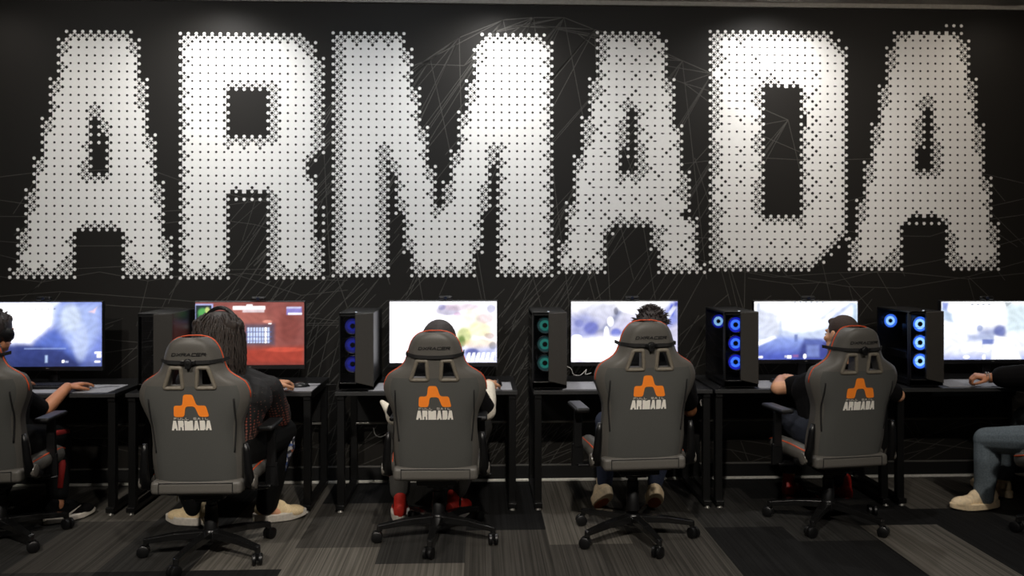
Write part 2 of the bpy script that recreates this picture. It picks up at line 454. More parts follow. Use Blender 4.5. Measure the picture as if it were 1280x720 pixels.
def chair_parts(root, buckle=True, arms=(.28, .28)):
    us = [-1, -.975, -.93, -.86, -.78, -.7, None, None, -.15, 0, .15, None, None, .7, .78, .86, .93, .975, 1]
    HZ0, HZ1 = .94, 1.03
    rows = sorted(set([z for z, _ in ROWS]))
    bm = bmesh.new(); Fg, Bg = [], []
    for z in rows:
        w = hw(z)
        xi = .038; xo = .119-(z-HZ0)*.37
        if z < .80 or z > 1.06: xi = w*.28; xo = w*.52
        elif z < HZ0: t = (z-.80)/(HZ0-.80); xi = w*.28*(1-t)+.038*t; xo = w*.52*(1-t)+.119*t
        elif z > HZ1: t = min(1, (z-HZ1)/.03); xi = .038*(1-t)+w*.28*t; xo = (.119-(HZ1-HZ0)*.37)*(1-t)+w*.52*t
        xs = [u*w if u is not None else 0 for u in us]
        xs[6], xs[7], xs[11], xs[12] = -xo, -xi, xi, xo
        k7 = .7*w
        if xo > k7-.004: xs[5] = -(xo+.5*(xs[4]*-1-xo)); xs[13] = -xs[5]
        fr, bk = [], []
        for x in xs:
            p = rear(x, z); u = min(1, abs(x)/w)
            th = (.075+.05*max(0, u-.6)/.4*(1 if z < .97 else .3))*(1-u**7*.55)
            if z > 1.14: th *= max(.3, 1-(z-1.14)/.05)
            if z > 1.15: p = p+Vector((0, (z-1.15)*.5, 0))
            bk.append(bm.verts.new(p)); fr.append(bm.verts.new(p+Vector((0, th, 0))))
        Bg.append(bk); Fg.append(fr)
    n = len(us)
    def hole(j, i): return i in (6, 11) and rows[j] >= HZ0-1e-6 and rows[j+1] <= HZ1+1e-6
    for j in range(len(rows)-1):
        for i in range(n-1):
            if hole(j, i): continue
            f = bm.faces.new((Bg[j][i], Bg[j][i+1], Bg[j+1][i+1], Bg[j+1][i])); f.material_index = 1 if (3 <= i <= 14 and rows[j] < .93) else 0
            bm.faces.new((Fg[j][i+1], Fg[j][i], Fg[j+1][i], Fg[j+1][i+1]))
        for i in (0, n-1): bm.faces.new((Bg[j][i], Bg[j+1][i], Fg[j+1][i], Fg[j][i]))
        for i in (6, 11):
            if hole(j, i):
                for k in (i, i+1): bm.faces.new((Bg[j][k], Bg[j+1][k], Fg[j+1][k], Fg[j][k]))
    for j in (0, len(rows)-1):
        for i in range(n-1): bm.faces.new((Bg[j][i], Bg[j][i+1], Fg[j][i+1], Fg[j][i]))
    js = [j for j, z in enumerate(rows) if abs(z-HZ0) < 1e-6 or abs(z-HZ1) < 1e-6]
    for j in js:
        for i in (6, 11): bm.faces.new((Bg[j][i], Bg[j][i+1], Fg[j][i+1], Fg[j][i]))
    obj('backrest', bm, [M_leather, M_leather_dk], root, smooth=True, bevel=.008, bseg=3)
    # padded frames round the two vents
    for s in (-1, 1):
        bm = bmesh.new(); q = []
        cs = [(.033, .931), (.124, .931), (.090, 1.032), (.040, 1.032)]
        for k in range(4):
            a, b, c = Vector(cs[k-1]), Vector(cs[k]), Vector(cs[(k+1) % 4])
            for t in (.16, .05):
                p = b+(a-b)*t; q.append(p)
            q.append(b+(a-b)*.02+(c-b)*.02)
            for t in (.05, .16): q.append(b+(c-b)*t)
        tube(bm, [rear(s*p.x, p.y, -.003) for p in q], .0105, 10, closed=True)
        obj('vent_frame', bm, M_trimgrey, root, smooth=True)
    # orange piping round the outline
    for s in (-1, 1):
        pass
    bm = bmesh.new(); pts = []
    zz = [z for z, _ in ROWS if z >= .86]
    for z in zz: p = rear(-hw(z), z); pts.append(p+Vector((-.001, .018+(z > 1.15)*(z-1.15)*.6, 0)))
    top = rear(0, 1.178); pts.append(Vector((-.03, pts[-1].y, 1.184))); pts.append(Vector((.03, pts[-1].y, 1.184)))
    for z in reversed(zz): p = rear(hw(z), z); pts.append(p+Vector((.001, .018+(z > 1.15)*(z-1.15)*.6, 0)))
    tube(bm, pts, .0036, 6); obj('piping', bm, M_orange, root, smooth=True)
    # zip slots
    for s in (-1, 1):
        bm = bmesh.new()
        tube(bm, [rear(s*(.207 if z > .75 else .207-(.75-z)*.09), z, .0005) for z in [.875-.02*k for k in range(15)]], .0046, 6)
        obj('zip', bm, M_strap, root, smooth=True)
    # strap of the neck pillow
    bm = bmesh.new(); ring = []
    zc = 1.064
    for k in range(25):
        x = -.151+.302*k/24; z = zc-(.012 if not buckle else .004)*(1-(x/.151)**2)
        p = rear(max(-hw(z), min(hw(z), x)), z, .006); p.x = x; ring.append(p)
    prev = None
    for p in ring:
        q = [p+Vector((0, 0, .009)), p+Vector((0, -.004, .009)), p+Vector((0, -.004, -.009)), p+Vector((0, 0, -.009))]
        cur = [bm.verts.new(v) for v in q]
        if prev:
            for k in range(4): bm.faces.new((prev[k], prev[(k+1) % 4], cur[(k+1) % 4], cur[k]))
        else: bm.faces.new(cur)
        prev = cur
    bm.faces.new(prev)
    for s in (-1, 1):
        e = ring[0] if s < 0 else ring[-1]
        box(bm, e+Vector((-s*.001, .05, 0)), (.004, .115, .018))
    st = obj('strap', bm, M_strap, root)
    if buckle:
        bm = bmesh.new(); c = rear(0, zc-.008, .012)
        lathe(bm, [(.001, .008), (.018, .006), (.024, 0), (.018, -.008), (.001, -.010)], c, 14, 'Y')
        box(bm, c+Vector((.0, -.004, -.014)), (.026, .010, .024)); box(bm, c+Vector((-.026, 0, .004)), (.02, .008, .02)); box(bm, c+Vector((.026, 0, .004)), (.02, .008, .02))
        obj('buckle', bm, M_blk, root, bevel=.002)
    bm = bmesh.new(); add_cap(bm, (-.09, spine(1.08)+.115, 1.06), .045, (.09, spine(1.08)+.115, 1.06), .045)
    obj('neck_pillow', bm, M_leather, root, smooth=True)
    # print: maker word on the head part
    FONT = {'D': [((0, 0), (0, 1)), ((0, 1), (.6, 1)), ((.6, 1), (.9, .7)), ((.9, .7), (.9, .3)), ((.9, .3), (.6, 0)), ((.6, 0), (0, 0))],
            'X': [((0, 0), (1, 1)), ((0, 1), (1, 0))], 'R': [((0, 0), (0, 1)), ((0, 1), (.9, 1)), ((.9, 1), (.9, .5)), ((.9, .5), (0, .5)), ((.4, .5), (1, 0))],
            'A': [((0, 0), (.5, 1)), ((.5, 1), (1, 0)), ((.2, .35), (.8, .35))], 'C': [((1, 1), (.1, 1)), ((.1, 1), (.1, 0)), ((.1, 0), (1, 0))],
            'E': [((1, 1), (0, 1)), ((0, 1), (0, 0)), ((0, 0), (1, 0)), ((0, .5), (.8, .5))], 'F': [((1, 1), (0, 1)), ((0, 1), (0, 0)), ((0, .5), (.8, .5))],
            'U': [((0, 1), (0, 0)), ((0, 0), (1, 0)), ((1, 0), (1, 1))], 'L': [((0, 1), (0, 0)), ((0, 0), (1, 0))],
            'S': [((1, 1), (0, 1)), ((0, 1), (0, .5)), ((0, .5), (1, .5)), ((1, .5), (1, 0)), ((1, 0), (0, 0))], 'I': [((.5, 0), (.5, 1))]}
    def word(txt, cx, z0, h, cw, gap, t, slant, m, nm):
        bm = bmesh.new(); W = len(txt)*cw+(len(txt)-1)*gap; x = cx-W/2
        for ch in txt:
            for (a, b), (c, d) in FONT.get(ch, []):
                P0 = Vector((x+a*cw+slant*b*h, z0+b*h)); P1 = Vector((x+c*cw+slant*d*h, z0+d*h))
                dd = (P1-P0).normalized(); sN = Vector((-dd.y, dd.x))*t/2; e = dd*t*.4
                bm.faces.new([bm.verts.new(rear(v.x, v.y, .0035)) for v in (P0-e-sN, P1+e-sN, P1+e+sN, P0-e+sN)])
            x += cw+gap
        obj(nm, bm, m, root)
    word('DXRACER', 0, 1.092, .013, .019, .005, .0034, .3, M_strap, 'headrest_lettering')
    word('FULL SAIL', 0, .7735, .009, .012, .007, .0026, 0, mat('grey_print', (190, 184, 174), .6), 'small_lettering')
    # print: orange mark
    def rr_poly(poly, r):
        out = []
        for k in range(len(poly)):
            a, b, c = Vector(poly[k-1]), Vector(poly[k]), Vector(poly[(k+1) % len(poly)])
            d0 = (a-b); d1 = (c-b); q = min(r, d0.length*.45, d1.length*.45)
            s, e = b+d0.normalized()*q, b+d1.normalized()*q
            for t in (0, .33, .66, 1): out.append((s*(1-t)**2+b*2*t*(1-t)+e*t*t))
        return out
    def flat(polys, m, nm, off=.0022):
        bm = bmesh.new()
        for pl in polys: bm.faces.new([bm.verts.new(rear(p[0], p[1], off)) for p in pl])
        bmesh.ops.triangulate(bm, faces=bm.faces); obj(nm, bm, m, root)
    U = lambda px, py: ((px-372)/5.14/10.28*.0103*4.9, 0)
    def lg(px, py): return ((px-365)*.000405, .9-(py-145)*.000385)
    mark = [lg(*p) for p in [(285, 145), (395, 145), (440, 290), (550, 290), (585, 440), (465, 440), (415, 302), (305, 302), (285, 440), (158, 440), (165, 290), (268, 290)]]
    flat([rr_poly(mark, .012)], M_logo_or, 'orange_emblem')
    # print: the team word, same letterforms as on the wall
    bm = bmesh.new(); wd = .196; k = wd/(1253-15)
    GMc = ([{593: (576, y), 514: (531, y), 621: (630, y), 482: (474, y), 484: (480, y-20), 622: (626, y-20)}.get(x, (x, y)) for x, y in GM[0]], [])
    for (o_, hs) in (GA1, GR, GMc, GA2, GD, GA3):
        y0 = min(p[1] for p in o_); y1 = max(p[1] for p in o_)
        xm = (min(p[0] for p in o_)+max(p[0] for p in o_))/2; gl = 1.9 if len(o_) == 11 else 1.15
        if hs: hx_ = sum(p[0] for p in hs[0])/len(hs[0]); hs = [[(hx_+(p[0]-hx_)*gl, p[1]) for p in hs[0]]]
        f = lambda p: ((xm+(p[0]-xm)*.955-634)*k,   .718+.050*(1-(p[1]-y0)/(y1-y0)))
        loops = [[f(p) for p in o_]]+[[f(p) for p in h] for h in hs]
        if hs:      # slit the counter so one face carries the hole
            O, Hh = loops[0], loops[1]
            bi = min(((math.hypot(a[0]-b[0], a[1]-b[1]), i, j) for i, a in enumerate(O) for j, b in enumerate(Hh)))
            i, j = bi[1], bi[2]
            area = lambda P: sum(P[q-1][0]*P[q][1]-P[q][0]*P[q-1][1] for q in range(len(P)))
            if area(O)*area(Hh) > 0: Hh = Hh[::-1]; j = len(Hh)-1-j
            pl = O[:i+1]+Hh[j:]+Hh[:j+1]+O[i:]
        else: pl = loops[0]
        bm.faces.new([bm.verts.new(rear(p[0], p[1], .0035)) for p in pl])
    bmesh.ops.triangulate(bm, faces=bm.faces); obj('team_lettering', bm, M_logo_wh, root)
    # lower roll of the back
    bm = bmesh.new()
    box(bm, (0, -.205, .415), (.455, .085, .072)); obj('rear_roll', bm, M_leather, root, smooth=False, bevel=.022, bseg=5)
    bm = bmesh.new()
    for s in (-1, 1): tube(bm, [(s*.183, -.2485, .386), (s*.183, -.2495, .415), (s*.183, -.2485, .444)], .0022, 6)
    tube(bm, [(-.183, -.2488, .441), (.183, -.2488, .441)], .0018, 6)
    obj('roll_seam', bm, M_strap, root)
    # seat
    bm = bmesh.new()
    box(bm, (0, .04, .405), (.36, .50, .085)); s_ = obj('seat', bm, M_leather, root, bevel=.03, bseg=5)
    for s in (-1, 1):
        bm = bmesh.new(); tube(bm, [(s*.205, -.17, .43), (s*.215, .0, .44), (s*.215, .18, .435), (s*.185, .28, .415)], .05, 14, rr=[.045, .052, .052, .035])
        b_ = obj('seat_bolster', bm, M_leather, root, smooth=True)
        bm = bmesh.new(); tube(bm, [(s*.236, -.16, .462), (s*.25, .0, .476), (s*.248, .18, .470), (s*.218, .29, .44)], .0045, 6)
        obj('bolster_piping', bm, M_orange, b_, smooth=True)
    # mechanism, column
    bm = bmesh.new(); box(bm, (0, .0, .345), (.22, .30, .035)); box(bm, (0, .0, .32), (.12, .16, .05)); obj('tilt_mechanism', bm, M_blkmetal, root, bevel=.006)
    bm = bmesh.new(); tube(bm, [(.1, .02, .34), (.25, .02, .335), (.30, .02, .345)], .006, 8); obj('height_lever', bm, M_blk, root, smooth=True)
    bm = bmesh.new(); lathe(bm, [(.036, .10), (.036, .20), (.032, .205), (.032, .26), (.027, .265), (.027, .33)], (0, 0, 0), 20); obj('gas_column', bm, M_blk, root, autos=True)
    for s in (-1, 1):
        bm = bmesh.new()
        tube(bm, [(s*.24, -.05, .385), (s*.262, -.14, .40), (s*.262, -.215, .43), (s*.258, -.235, .50), (s*.252, -.245, .60), (s*.248, -.25, .64)], .02, 8, rr=[.018, .024, .028, .022, .018, .012])
        obj('hinge_bracket', bm, M_blk, root, smooth=True)
        bm = bmesh.new(); lathe(bm, [(.034, -.018), (.036, 0), (.033, .014), (.02, .018)] if s > 0 else [(.02, -.018), (.033, -.014), (.036, 0), (.034, .018)], (s*.274, -.20, .435), 20, 'X')
        obj('hinge_cap', bm, mat('grey_plastic_cap', (96, 92, 86), .35), root, autos=True)
        # armrest
        ax = arms[0] if s < 0 else arms[1]
        bm = bmesh.new(); bar(bm, (s*.12, .04, .352), (s*(ax+.012), .04, .352), .07, .014); bar(bm, (s*(ax+.008), .04, .346), (s*(ax+.008), .04, .47), .07, .022, .06, .022, up=(0, 1, 0))
        bar(bm, (s*(ax+.008), .04, .45), (s*(ax+.005), .04, .66), .05, .03, .042, .026, up=(0, 1, 0)); a_ = obj('armrest_post', bm, M_blk, root, bevel=.004)
        bm = bmesh.new(); box(bm, (s*ax, .05, .675), (.08, .25, .026)); obj('armrest_pad', bm, mat('armrest_rubber', (14, 14, 15), .45), root, bevel=.012, bseg=4)
    return root

def chair_base(root, rot):
    bm = bmesh.new(); lathe(bm, [(.045, .075), (.052, .085), (.05, .12), (.038, .135)], (0, 0, 0), 24); obj('base_hub', bm, M_blkmetal, root, autos=True)
    for k in range(5):
        a = rot+2*PI*k/5; d = Vector((math.cos(a), math.sin(a), 0))
        bm = bmesh.new(); bar(bm, d*.03+Vector((0, 0, .108)), d*.19+Vector((0, 0, .102)), .056, .04, .044, .034); bar(bm, d*.188+Vector((0, 0, .102)), d*.335+Vector((0, 0, .083)), .044, .034, .034, .026)
        cyl(bm, d*.33+Vector((0, 0, .06)), d*.33+Vector((0, 0, .094)), .016, .014, 12)
        lg = obj('base_leg', bm, mat('glossy_black_nylon', (20, 20, 20), .22, coat=.4), root, bevel=.004)
        sw = a+random.uniform(-1.2, 1.2); n = Vector((-math.sin(sw), math.cos(sw), 0)); c = d*.33+Vector((math.cos(sw)*.012, math.sin(sw)*.012, .031))
        bm = bmesh.new()
        for sg in (-1, 1):
            tube(bm, [c+n*sg*.006, c+n*sg*.009, c+n*sg*.022, c+n*sg*.026], 1, 18, rr=[.026, .031, .031, .024])
        cyl(bm, c-n*.01, c+n*.01, .008, n=10); box(bm, c+Vector((0, 0, .014)), (.02, .02, .034))
        obj('caster', bm, M_blk, root, autos=True)

def chair(label, px, py, yaw, rot, dz=0, buckle=True, arms=(.28, .28)):
    s = (py-HOR)/CAM_H; dep = F_PX/s
    # solve for the floor point under pixel (px, py)
    dx = FX*F_PX+RX*(px-640); dy = FY*F_PX+RY*(px-640); t = CAM_H/(py-HOR)
    X, Yp = dx*t, -CAM_D+dy*t
    r = thing('gaming_chair', label, 'chair', (X, Yp, 0), yaw, 'grey gaming chairs along the desks')
    chair_base(r, rot-yaw)
    before = set(r.children); chair_parts(r, buckle, arms)
    if dz:
        for c in set(r.children)-before: c.location.z += dz
    return r

R = math.radians
CH2 = chair('grey gaming chair with orange emblem in front of the long-haired player, second from the left', 264, 692, R(0), R(-102), arms=(.235, .30))
CH3 = chair('grey gaming chair with a sagging strap and no buckle, below the letter M', 548, 671, R(-1), R(-95), buckle=False, arms=(.228, .235))
CH4 = chair('grey gaming chair set highest, its headrest below the middle A', 791, 671, R(5), R(-76), dz=.055, arms=(.30, .24))
CH5 = chair('grey gaming chair turned left before the player with cropped hair', 1035, 652, R(9), R(-127), arms=(.30, .24))
CH1 = chair('grey gaming chair cut off by the left edge of the photo', 0, 676, R(2), R(-36), arms=(.24, .25))
CH7 = chair('grey gaming chair at the right edge with only armrest and caster showing', 1350, 668, R(48), R(172))

# ------------------------------------------------------------------ desks
DY0, DY1, DZ = -.68, -.06, .74
def desk(label, x0, w):
    r = thing('gaming_desk', label, 'desk', (x0, 0, 0), 0, 'black desks in a row along the wall')
    bm = bmesh.new(); box(bm, (w/2, (DY0+DY1)/2, DZ-.0125), (w, DY1-DY0, .025)); obj('desk_top', bm, M_desk, r, bevel=.003)
    bm = bmesh.new(); box(bm, (w/2, DY0-.002, DZ-.0125), (w, .004, .021)); obj('edge_band', bm, M_deskedge, r)
    for x in (.03, w-.03):
        bm = bmesh.new()
        for y in (DY0+.04, DY1-.03): box(bm, (x, y, .372), (.045, .045, .69))
        box(bm, (x, (DY0+DY1)/2, .705), (.045, DY1-DY0-.02, .035)); box(bm, (x, (DY0+DY1)/2, .03), (.05, DY1-DY0+.02, .03))
        lg = obj('side_frame', bm, M_frame, r, bevel=.003)
        bm = bmesh.new()
        for y in (DY0+.01, DY1-.02): cyl(bm, (x, y, 0), (x, y, .016), .018, .012, 14)
        obj('levelling_foot', bm, M_steel, lg, smooth=False)
    bm = bmesh.new(); box(bm, (w/2, DY1-.04, .575), (w-.1, .012, .26)); obj('modesty_panel', bm, mat('panel_black', (20, 20, 21), .5), r, bevel=.002)
    bm = bmesh.new(); box(bm, (w/2, DY1-.05, .432), (w-.09, .02, .012)); obj('cross_rail', bm, M_steel, r, bevel=.002)
    bm = bmesh.new(); box(bm, (w/2, DY0+.16, .695), (w*.5, .1, .05)); box(bm, (w/2, DY0+.16, .675), (w*.44, .08, .02)); obj('cable_tray', bm, M_frame, r, bevel=.003)
    return r
DW = 1.12
X2, X3, X4, X5, X6 = fl(157, DY0), fl(419, DY0), fl(667, DY0), fl(894, DY0), fl(1122, DY0)
X1 = fl(144, DY0)-DW
desk('black desk at the left edge of the photo', X1, DW)
desk('black desk under the monitor with the red picture', X2, DW)
desk('black desk below the M, carrying the tower with dim blue lights', X3, DW)
desk('black desk carrying the tower with teal lights', X4, DW)
desk('black desk of the player with cropped hair', X5, DW)
desk('black desk at the right end behind the jeans-clad leg', X6, DW)

# ------------------------------------------------------------------ PC towers
M_led_b = led('led_blue_dim', (20, 42, 215), .35); M_led_t = led('led_teal', (40, 180, 160), .35)
M_led_B = led('led_blue_bright', (60, 120, 255), 1.3); M_led_W = led('led_white_blue', (150, 205, 255), 1.7); M_led_D = led('led_deep_blue', (20, 40, 230), .7)
M_led_K = led('led_dark_blue', (10, 20, 130), .5); M_led_T = led('led_dark_teal', (10, 80, 80), .4)
M_led_C = led('led_violet', (90, 40, 220), .6)
def tower(label, px_left_front, leds, W=.212):
    yf = -.655
    x0 = fl(px_left_front, yf)
    TH, TD = .485, .45
    r = thing('computer_tower', label, 'computer', (x0, yf, DZ), 0, 'computer towers on the desks')
    z0 = .012
    bm = bmesh.new()
    box(bm, (W/2, TD/2, TH-.006), (W, TD, .012)); box(bm, (W/2, TD/2, z0+.02), (W, TD, .04)); box(bm, (W-.004, TD/2, TH/2), (.008, TD, TH-.02))
    box(bm, (W/2, TD-.005, TH/2), (W, .010, TH-.02)); box(bm, (W*.75, .024, TH/2), (W*.5, .006, TH-.03)); box(bm, (.004, .03, TH/2), (.008, .02, TH-.02))
    obj('case', bm, M_case, r, bevel=.002)
    bm = bmesh.new(); prism(bm, [(.098, .055), (W, .028), (W, TH), (.098, TH-.006)], lambda u, v, w: Vector((u, -.012+w, v)), .022)
    obj('front_panel', bm, M_case_gr, r, bevel=.003)
    bm = bmesh.new(); prism(bm, [(0, .0+z0), (.0, TH-.004), (.098, TH-.014), (.098, .05), (W, .025), (W, z0)], lambda u, v, w: Vector((u, .002+w, v)), .004)
    # open mesh area in front of the fans: left as thin ribs
    bm.free(); bm = bmesh.new()
    box(bm, (W/2, .006, .028), (W, .012, .034)); box(bm, (.003, .006, TH/2), (.006, .012, TH-.02)); box(bm, (.05, .006, TH-.012), (.1, .012, .018))
    for k in range(1, 8): box(bm, (.05, .012, .05+k*.055), (.1, .002, .0015))
    obj('front_bezel', bm, M_case, r)
    bm = bmesh.new(); box(bm, (.051, .008, TH/2+.01), (.094, .003, TH-.06)); obj('front_glass', bm, M_glass, r)
    bm = bmesh.new(); box(bm, (.001, TD/2+.02, TH/2), (.003, TD-.05, TH-.06)); obj('side_glass', bm, M_glass, r)
    bm = bmesh.new(); box(bm, (W*.78, TD*.55, .30), (.006, TD*.55, .28)); box(bm, (W*.4, TD*.55, .19), (.10, .26, .045)); box(bm, (W*.55, TD*.6, .34), (.02, .08, .08))
    obj('circuit_board', bm, M_case, r, bevel=.002)
    bm = bmesh.new()
    bm.free()
    for x in (.03, W-.03):
        for y in (.05, TD-.05): bm = bmesh.new(); box(bm, (x, y, .006), (.03, .05, .012)); obj('case_foot', bm, M_blk, r)
    def fan(cx, cy, cz, rad, inner, outer, core):
        bm = bmesh.new()
        for k in range(32):      # light ring, inner bright and outer deep colour
            a0, a1 = 2*PI*k/32, 2*PI*(k+1)/32
            for (ra, rb, mi) in ((inner*rad, .66*rad, 0), (.66*rad, outer*rad, 1)):
                f = bm.faces.new([bm.verts.new((cx+q*math.cos(a), cy, cz+q*math.sin(a))) for q, a in ((ra, a0), (rb, a0), (rb, a1), (ra, a1))]); f.material_index = mi
        fo = obj('fan', bm, core, r)
        bm = bmesh.new(); tube(bm, [(cx+rad*1.02*math.cos(2*PI*k/28), cy-.004, cz+rad*1.02*math.sin(2*PI*k/28)) for k in range(28)], .004, 6, closed=True)
        for k in range(7):
            a = 2*PI*k/7; bar(bm, (cx+inner*rad*.8*math.cos(a), cy+.006, cz+inner*rad*.8*math.sin(a)), (cx+rad*.98*math.cos(a+.35), cy+.006, cz+rad*.98*math.sin(a+.35)), .010, .002, .016, .002, up=(0, 1, 0))
        lathe(bm, [(inner*rad*1.1, -.002), (inner*rad*.9, -.008)], (cx, cy, cz), 16, 'Y')
        obj('fan_rotor', bm, M_blk, fo)
    if leds:
        front, back = leds
        for k in range(3): fan(.078, .030, TH-.085-k*.118, .050, .3, .95, front)
        if back:
            fan(.080, TD-.03, TH-.095, .048, .28, .98, back)
    bm = bmesh.new(); box(bm, (.1, .03, TH+.0015), (.012, .006, .003)); obj('power_button', bm, led('power_led', (230, 240, 255), .9) if leds else M_steel, r)
    return r
tower('black computer tower without lights beside the monitor with the red picture', 172, None)
tower('black and grey computer tower with three dim blue lights', 424, ([M_led_b, M_led_K], None))
tower('black and grey computer tower with three teal lights', 666, ([M_led_t, M_led_T], None))
tower('computer tower with bright blue fans, on the desk of the player with cropped hair', 906, ([M_led_B, M_led_D], [M_led_W, M_led_D]))
tower('computer tower with bright pale blue fans, rightmost in the photo', 1138, ([M_led_W, M_led_B], [M_led_W, M_led_B]))

# ------------------------------------------------------------------ monitors
def smooth01(t): t = max(0, min(1, t)); return t*t*(3-2*t)
class Paint:
    def __init__(s, x0, y0, x1, y1, base): s.r = (x0, y0, x1, y1); s.base = base; s.ops = []
    def poly(s, pts, c, soft=2, a=1): s.ops.append(('p', pts, c, soft*(1.5 if soft > 1 else 1), a*(1 if soft < 1 else .92), 0)); return s
    def rect(s, x0, y0, x1, y1, c, soft=.4, a=1): return s.poly([(x0, y0), (x1, y0), (x1, y1), (x0, y1)], c, soft, a)
    def ell(s, x, y, rx, ry, c, a=1): s.ops.append(('e', (x, y, rx, ry), c, 0, a, 0)); return s
    def vgrad(s, y0, y1, c, a=1): s.ops.append(('g', (y0, y1), c, 0, a, 0)); return s
    def color(s, x, y):
        c = [v for v in s2l(s.base)]
        for k, g, col, soft, a, _ in s.ops:
            if k == 'p':
                xs = [p[0] for p in g]; ys = [p[1] for p in g]
                if x < min(xs)-soft or x > max(xs)+soft or y < min(ys)-soft or y > max(ys)+soft: continue
                d = edist((x, y), g)*(1 if inside((x, y), g) else -1); w = smooth01((d+soft)/(2*soft))
            elif k == 'e':
                q = math.hypot((x-g[0])/g[2], (y-g[1])/g[3]); w = smooth01(1.3-q)if q < 1.3 else 0; w = smooth01((1.25-q)/.6)
            else: w = smooth01((y-g[0])/(g[1]-g[0]))
            w *= a
            if w <= 0: continue
            t = s2l([min(255, v) for v in col]); bo = max(1, max(col)/255.0)**2.2
            for i in range(3): c[i] += (t[i]*bo-c[i])*w
        n = .5+.5*math.sin(x*.31+2*math.sin(y*.23))*math.sin(y*.37+1.7*math.sin(x*.17)); n2 = ((int(x*1.3)*7349+int(y*1.3)*9151)%97)/97
        k = 1+(n-.5)*.22+(n2-.5)*.14
        return [v*k for v in c]
WH = (330, 330, 335)
S1 = Paint(-9, 378, 127, 458, (128, 146, 226))
S1.poly([(-9, 378), (72, 378), (66, 402), (58, 418), (40, 431), (-9, 426)], WH, 5)
S1.poly([(64, 380), (125, 380), (125, 415), (110, 440), (98, 450), (80, 425), (66, 405)], (180, 198, 250), 5).ell(88, 398, 13, 18, (225, 238, 255), .75)
S1.poly([(60, 410), (72, 414), (104, 456), (20, 462), (20, 432), (38, 432), (42, 424)], (92, 116, 205), 4)
S1.poly([(-9, 434), (30, 430), (78, 437), (100, 455), (96, 462), (-9, 462)], (52, 62, 122), 3).vgrad(438, 462, (40, 48, 92), .6)
S1.rect(30, 435, 82, 436.2, (150, 170, 230), .8).rect(56, 444, 59, 453, (190, 215, 255), 1).rect(77, 450, 80, 453, WH, .6).rect(81, 451, 85, 453, (190, 200, 240), .6)
S1.rect(118, 440, 126, 442, WH, .6).rect(121, 443, 126, 447, WH, .8).rect(118, 451, 125, 453, WH, .6).poly([(110, 390), (116, 388), (121, 384), (118, 392)], (250, 220, 235), 1).ell(100, 425, 10, 26, (215, 228, 255), .5)
for k in range(5): S1.rect(35+k*8, 385.5, 37+k*8, 387, (120, 120, 130), .5)
S2 = Paint(244, 378, 380, 456, (150, 84, 78))
S2.vgrad(380, 360, (175, 110, 100), .6).ell(300, 400, 40, 16, (186, 112, 100), .7).ell(360, 410, 16, 20, (128, 62, 55), .6).rect(342, 378, 350, 440, (170, 94, 86), 4, .6)
S2.poly([(300, 436), (380, 433), (380, 456), (244, 456), (280, 440)], (176, 66, 50), 3).ell(355, 437, 26, 3, (220, 90, 70), .8).vgrad(448, 458, (120, 50, 44), .7)
S2.rect(306, 405, 343, 431, (96, 84, 100), 2)
for i in range(8): S2.rect(309+i*3.6, 409.5, 311.4+i*3.6, 428.5, (205, 220, 275) if i != 6 else WH, .5)
for y in (415, 421, 426): S2.rect(307, y-.6, 339, y+.4, (96, 110, 170), .4)
S2.rect(291, 383, 331, 387, WH, 1).rect(303, 387, 330, 390.5, (240, 220, 225), .8).rect(308, 381, 315, 384, WH, .7).ell(334, 402, 6, 2, (255, 170, 150), .8).rect(335, 404, 339, 405, WH, .5)
S2.rect(358, 384, 377, 393.5, (150, 140, 215), .8).rect(358, 384, 376, 386, (220, 220, 250), .5).rect(360, 391.5, 377, 393.3, WH, .5)
S2.rect(243, 380, 266, 403, (190, 196, 250), .6).rect(244.5, 381.5, 264, 401.5, (40, 52, 58), .5).ell(253, 391, 6, 6, (90, 170, 90)).ell(259, 388, 3, 4, (215, 230, 140), .9).ell(250, 396, 3, 2, (60, 130, 80)).rect(244, 406, 249, 410, (235, 235, 235), .7)
S3 = Paint(487, 377, 621, 453, (300, 298, 305))
S3.rect(487, 400, 540, 402, (250, 215, 225), 2, .5).ell(560, 388, 16, 7, (178, 170, 200), .8).ell(578, 384, 26, 5, (216, 188, 205), .6).ell(552, 384, 5, 4, (130, 130, 190), .6).ell(572, 393, 5, 3, (205, 140, 190), .5)
S3.ell(588, 398, 12, 12, (262, 262, 230), .8).ell(580, 420, 10, 12, (205, 215, 120), .85).ell(577, 427, 5, 8, (110, 140, 70), .9).ell(600, 412, 16, 10, (250, 240, 170), .7).ell(607, 398, 12, 7, (215, 180, 175), .6)
S3.ell(614, 386, 6, 6, (170, 170, 205), .7).ell(600, 430, 22, 7, (250, 220, 170), .6).ell(612, 420, 7, 4, (190, 150, 130), .6)
S3.poly([(575, 436), (621, 433), (621, 453), (572, 453)], (165, 175, 232), 4, .9).ell(590, 440, 9, 5, (88, 98, 175), .9).ell(616, 432, 5, 5, (70, 80, 110), .6)
for i in range(6): S3.poly([(582+i*6, 451), (585+i*6, 441), (588+i*6, 441), (586+i*6, 451)], WH, .8)
S4 = Paint(714, 377, 847, 452, (216, 214, 240))
S4.vgrad(405, 376, (278, 278, 282), 1).ell(752, 395, 30, 18, (210, 212, 235), .7).poly([(714, 396), (732, 392), (748, 402), (744, 424), (714, 426)], (170, 176, 228), 4).ell(739, 410, 10, 8, (112, 120, 205), .85).ell(724, 404, 6, 5, (128, 135, 205), .7)
S4.poly([(746, 414), (758, 404), (776, 385), (782, 384), (772, 398), (758, 416)], (150, 156, 190), 2).ell(770, 389, 3, 5, (80, 84, 110), .7).ell(770, 416, 7, 6, (110, 124, 215), .9).ell(763, 402, 4, 6, (320, 320, 320)).ell(758, 416, 3, 8, WH)
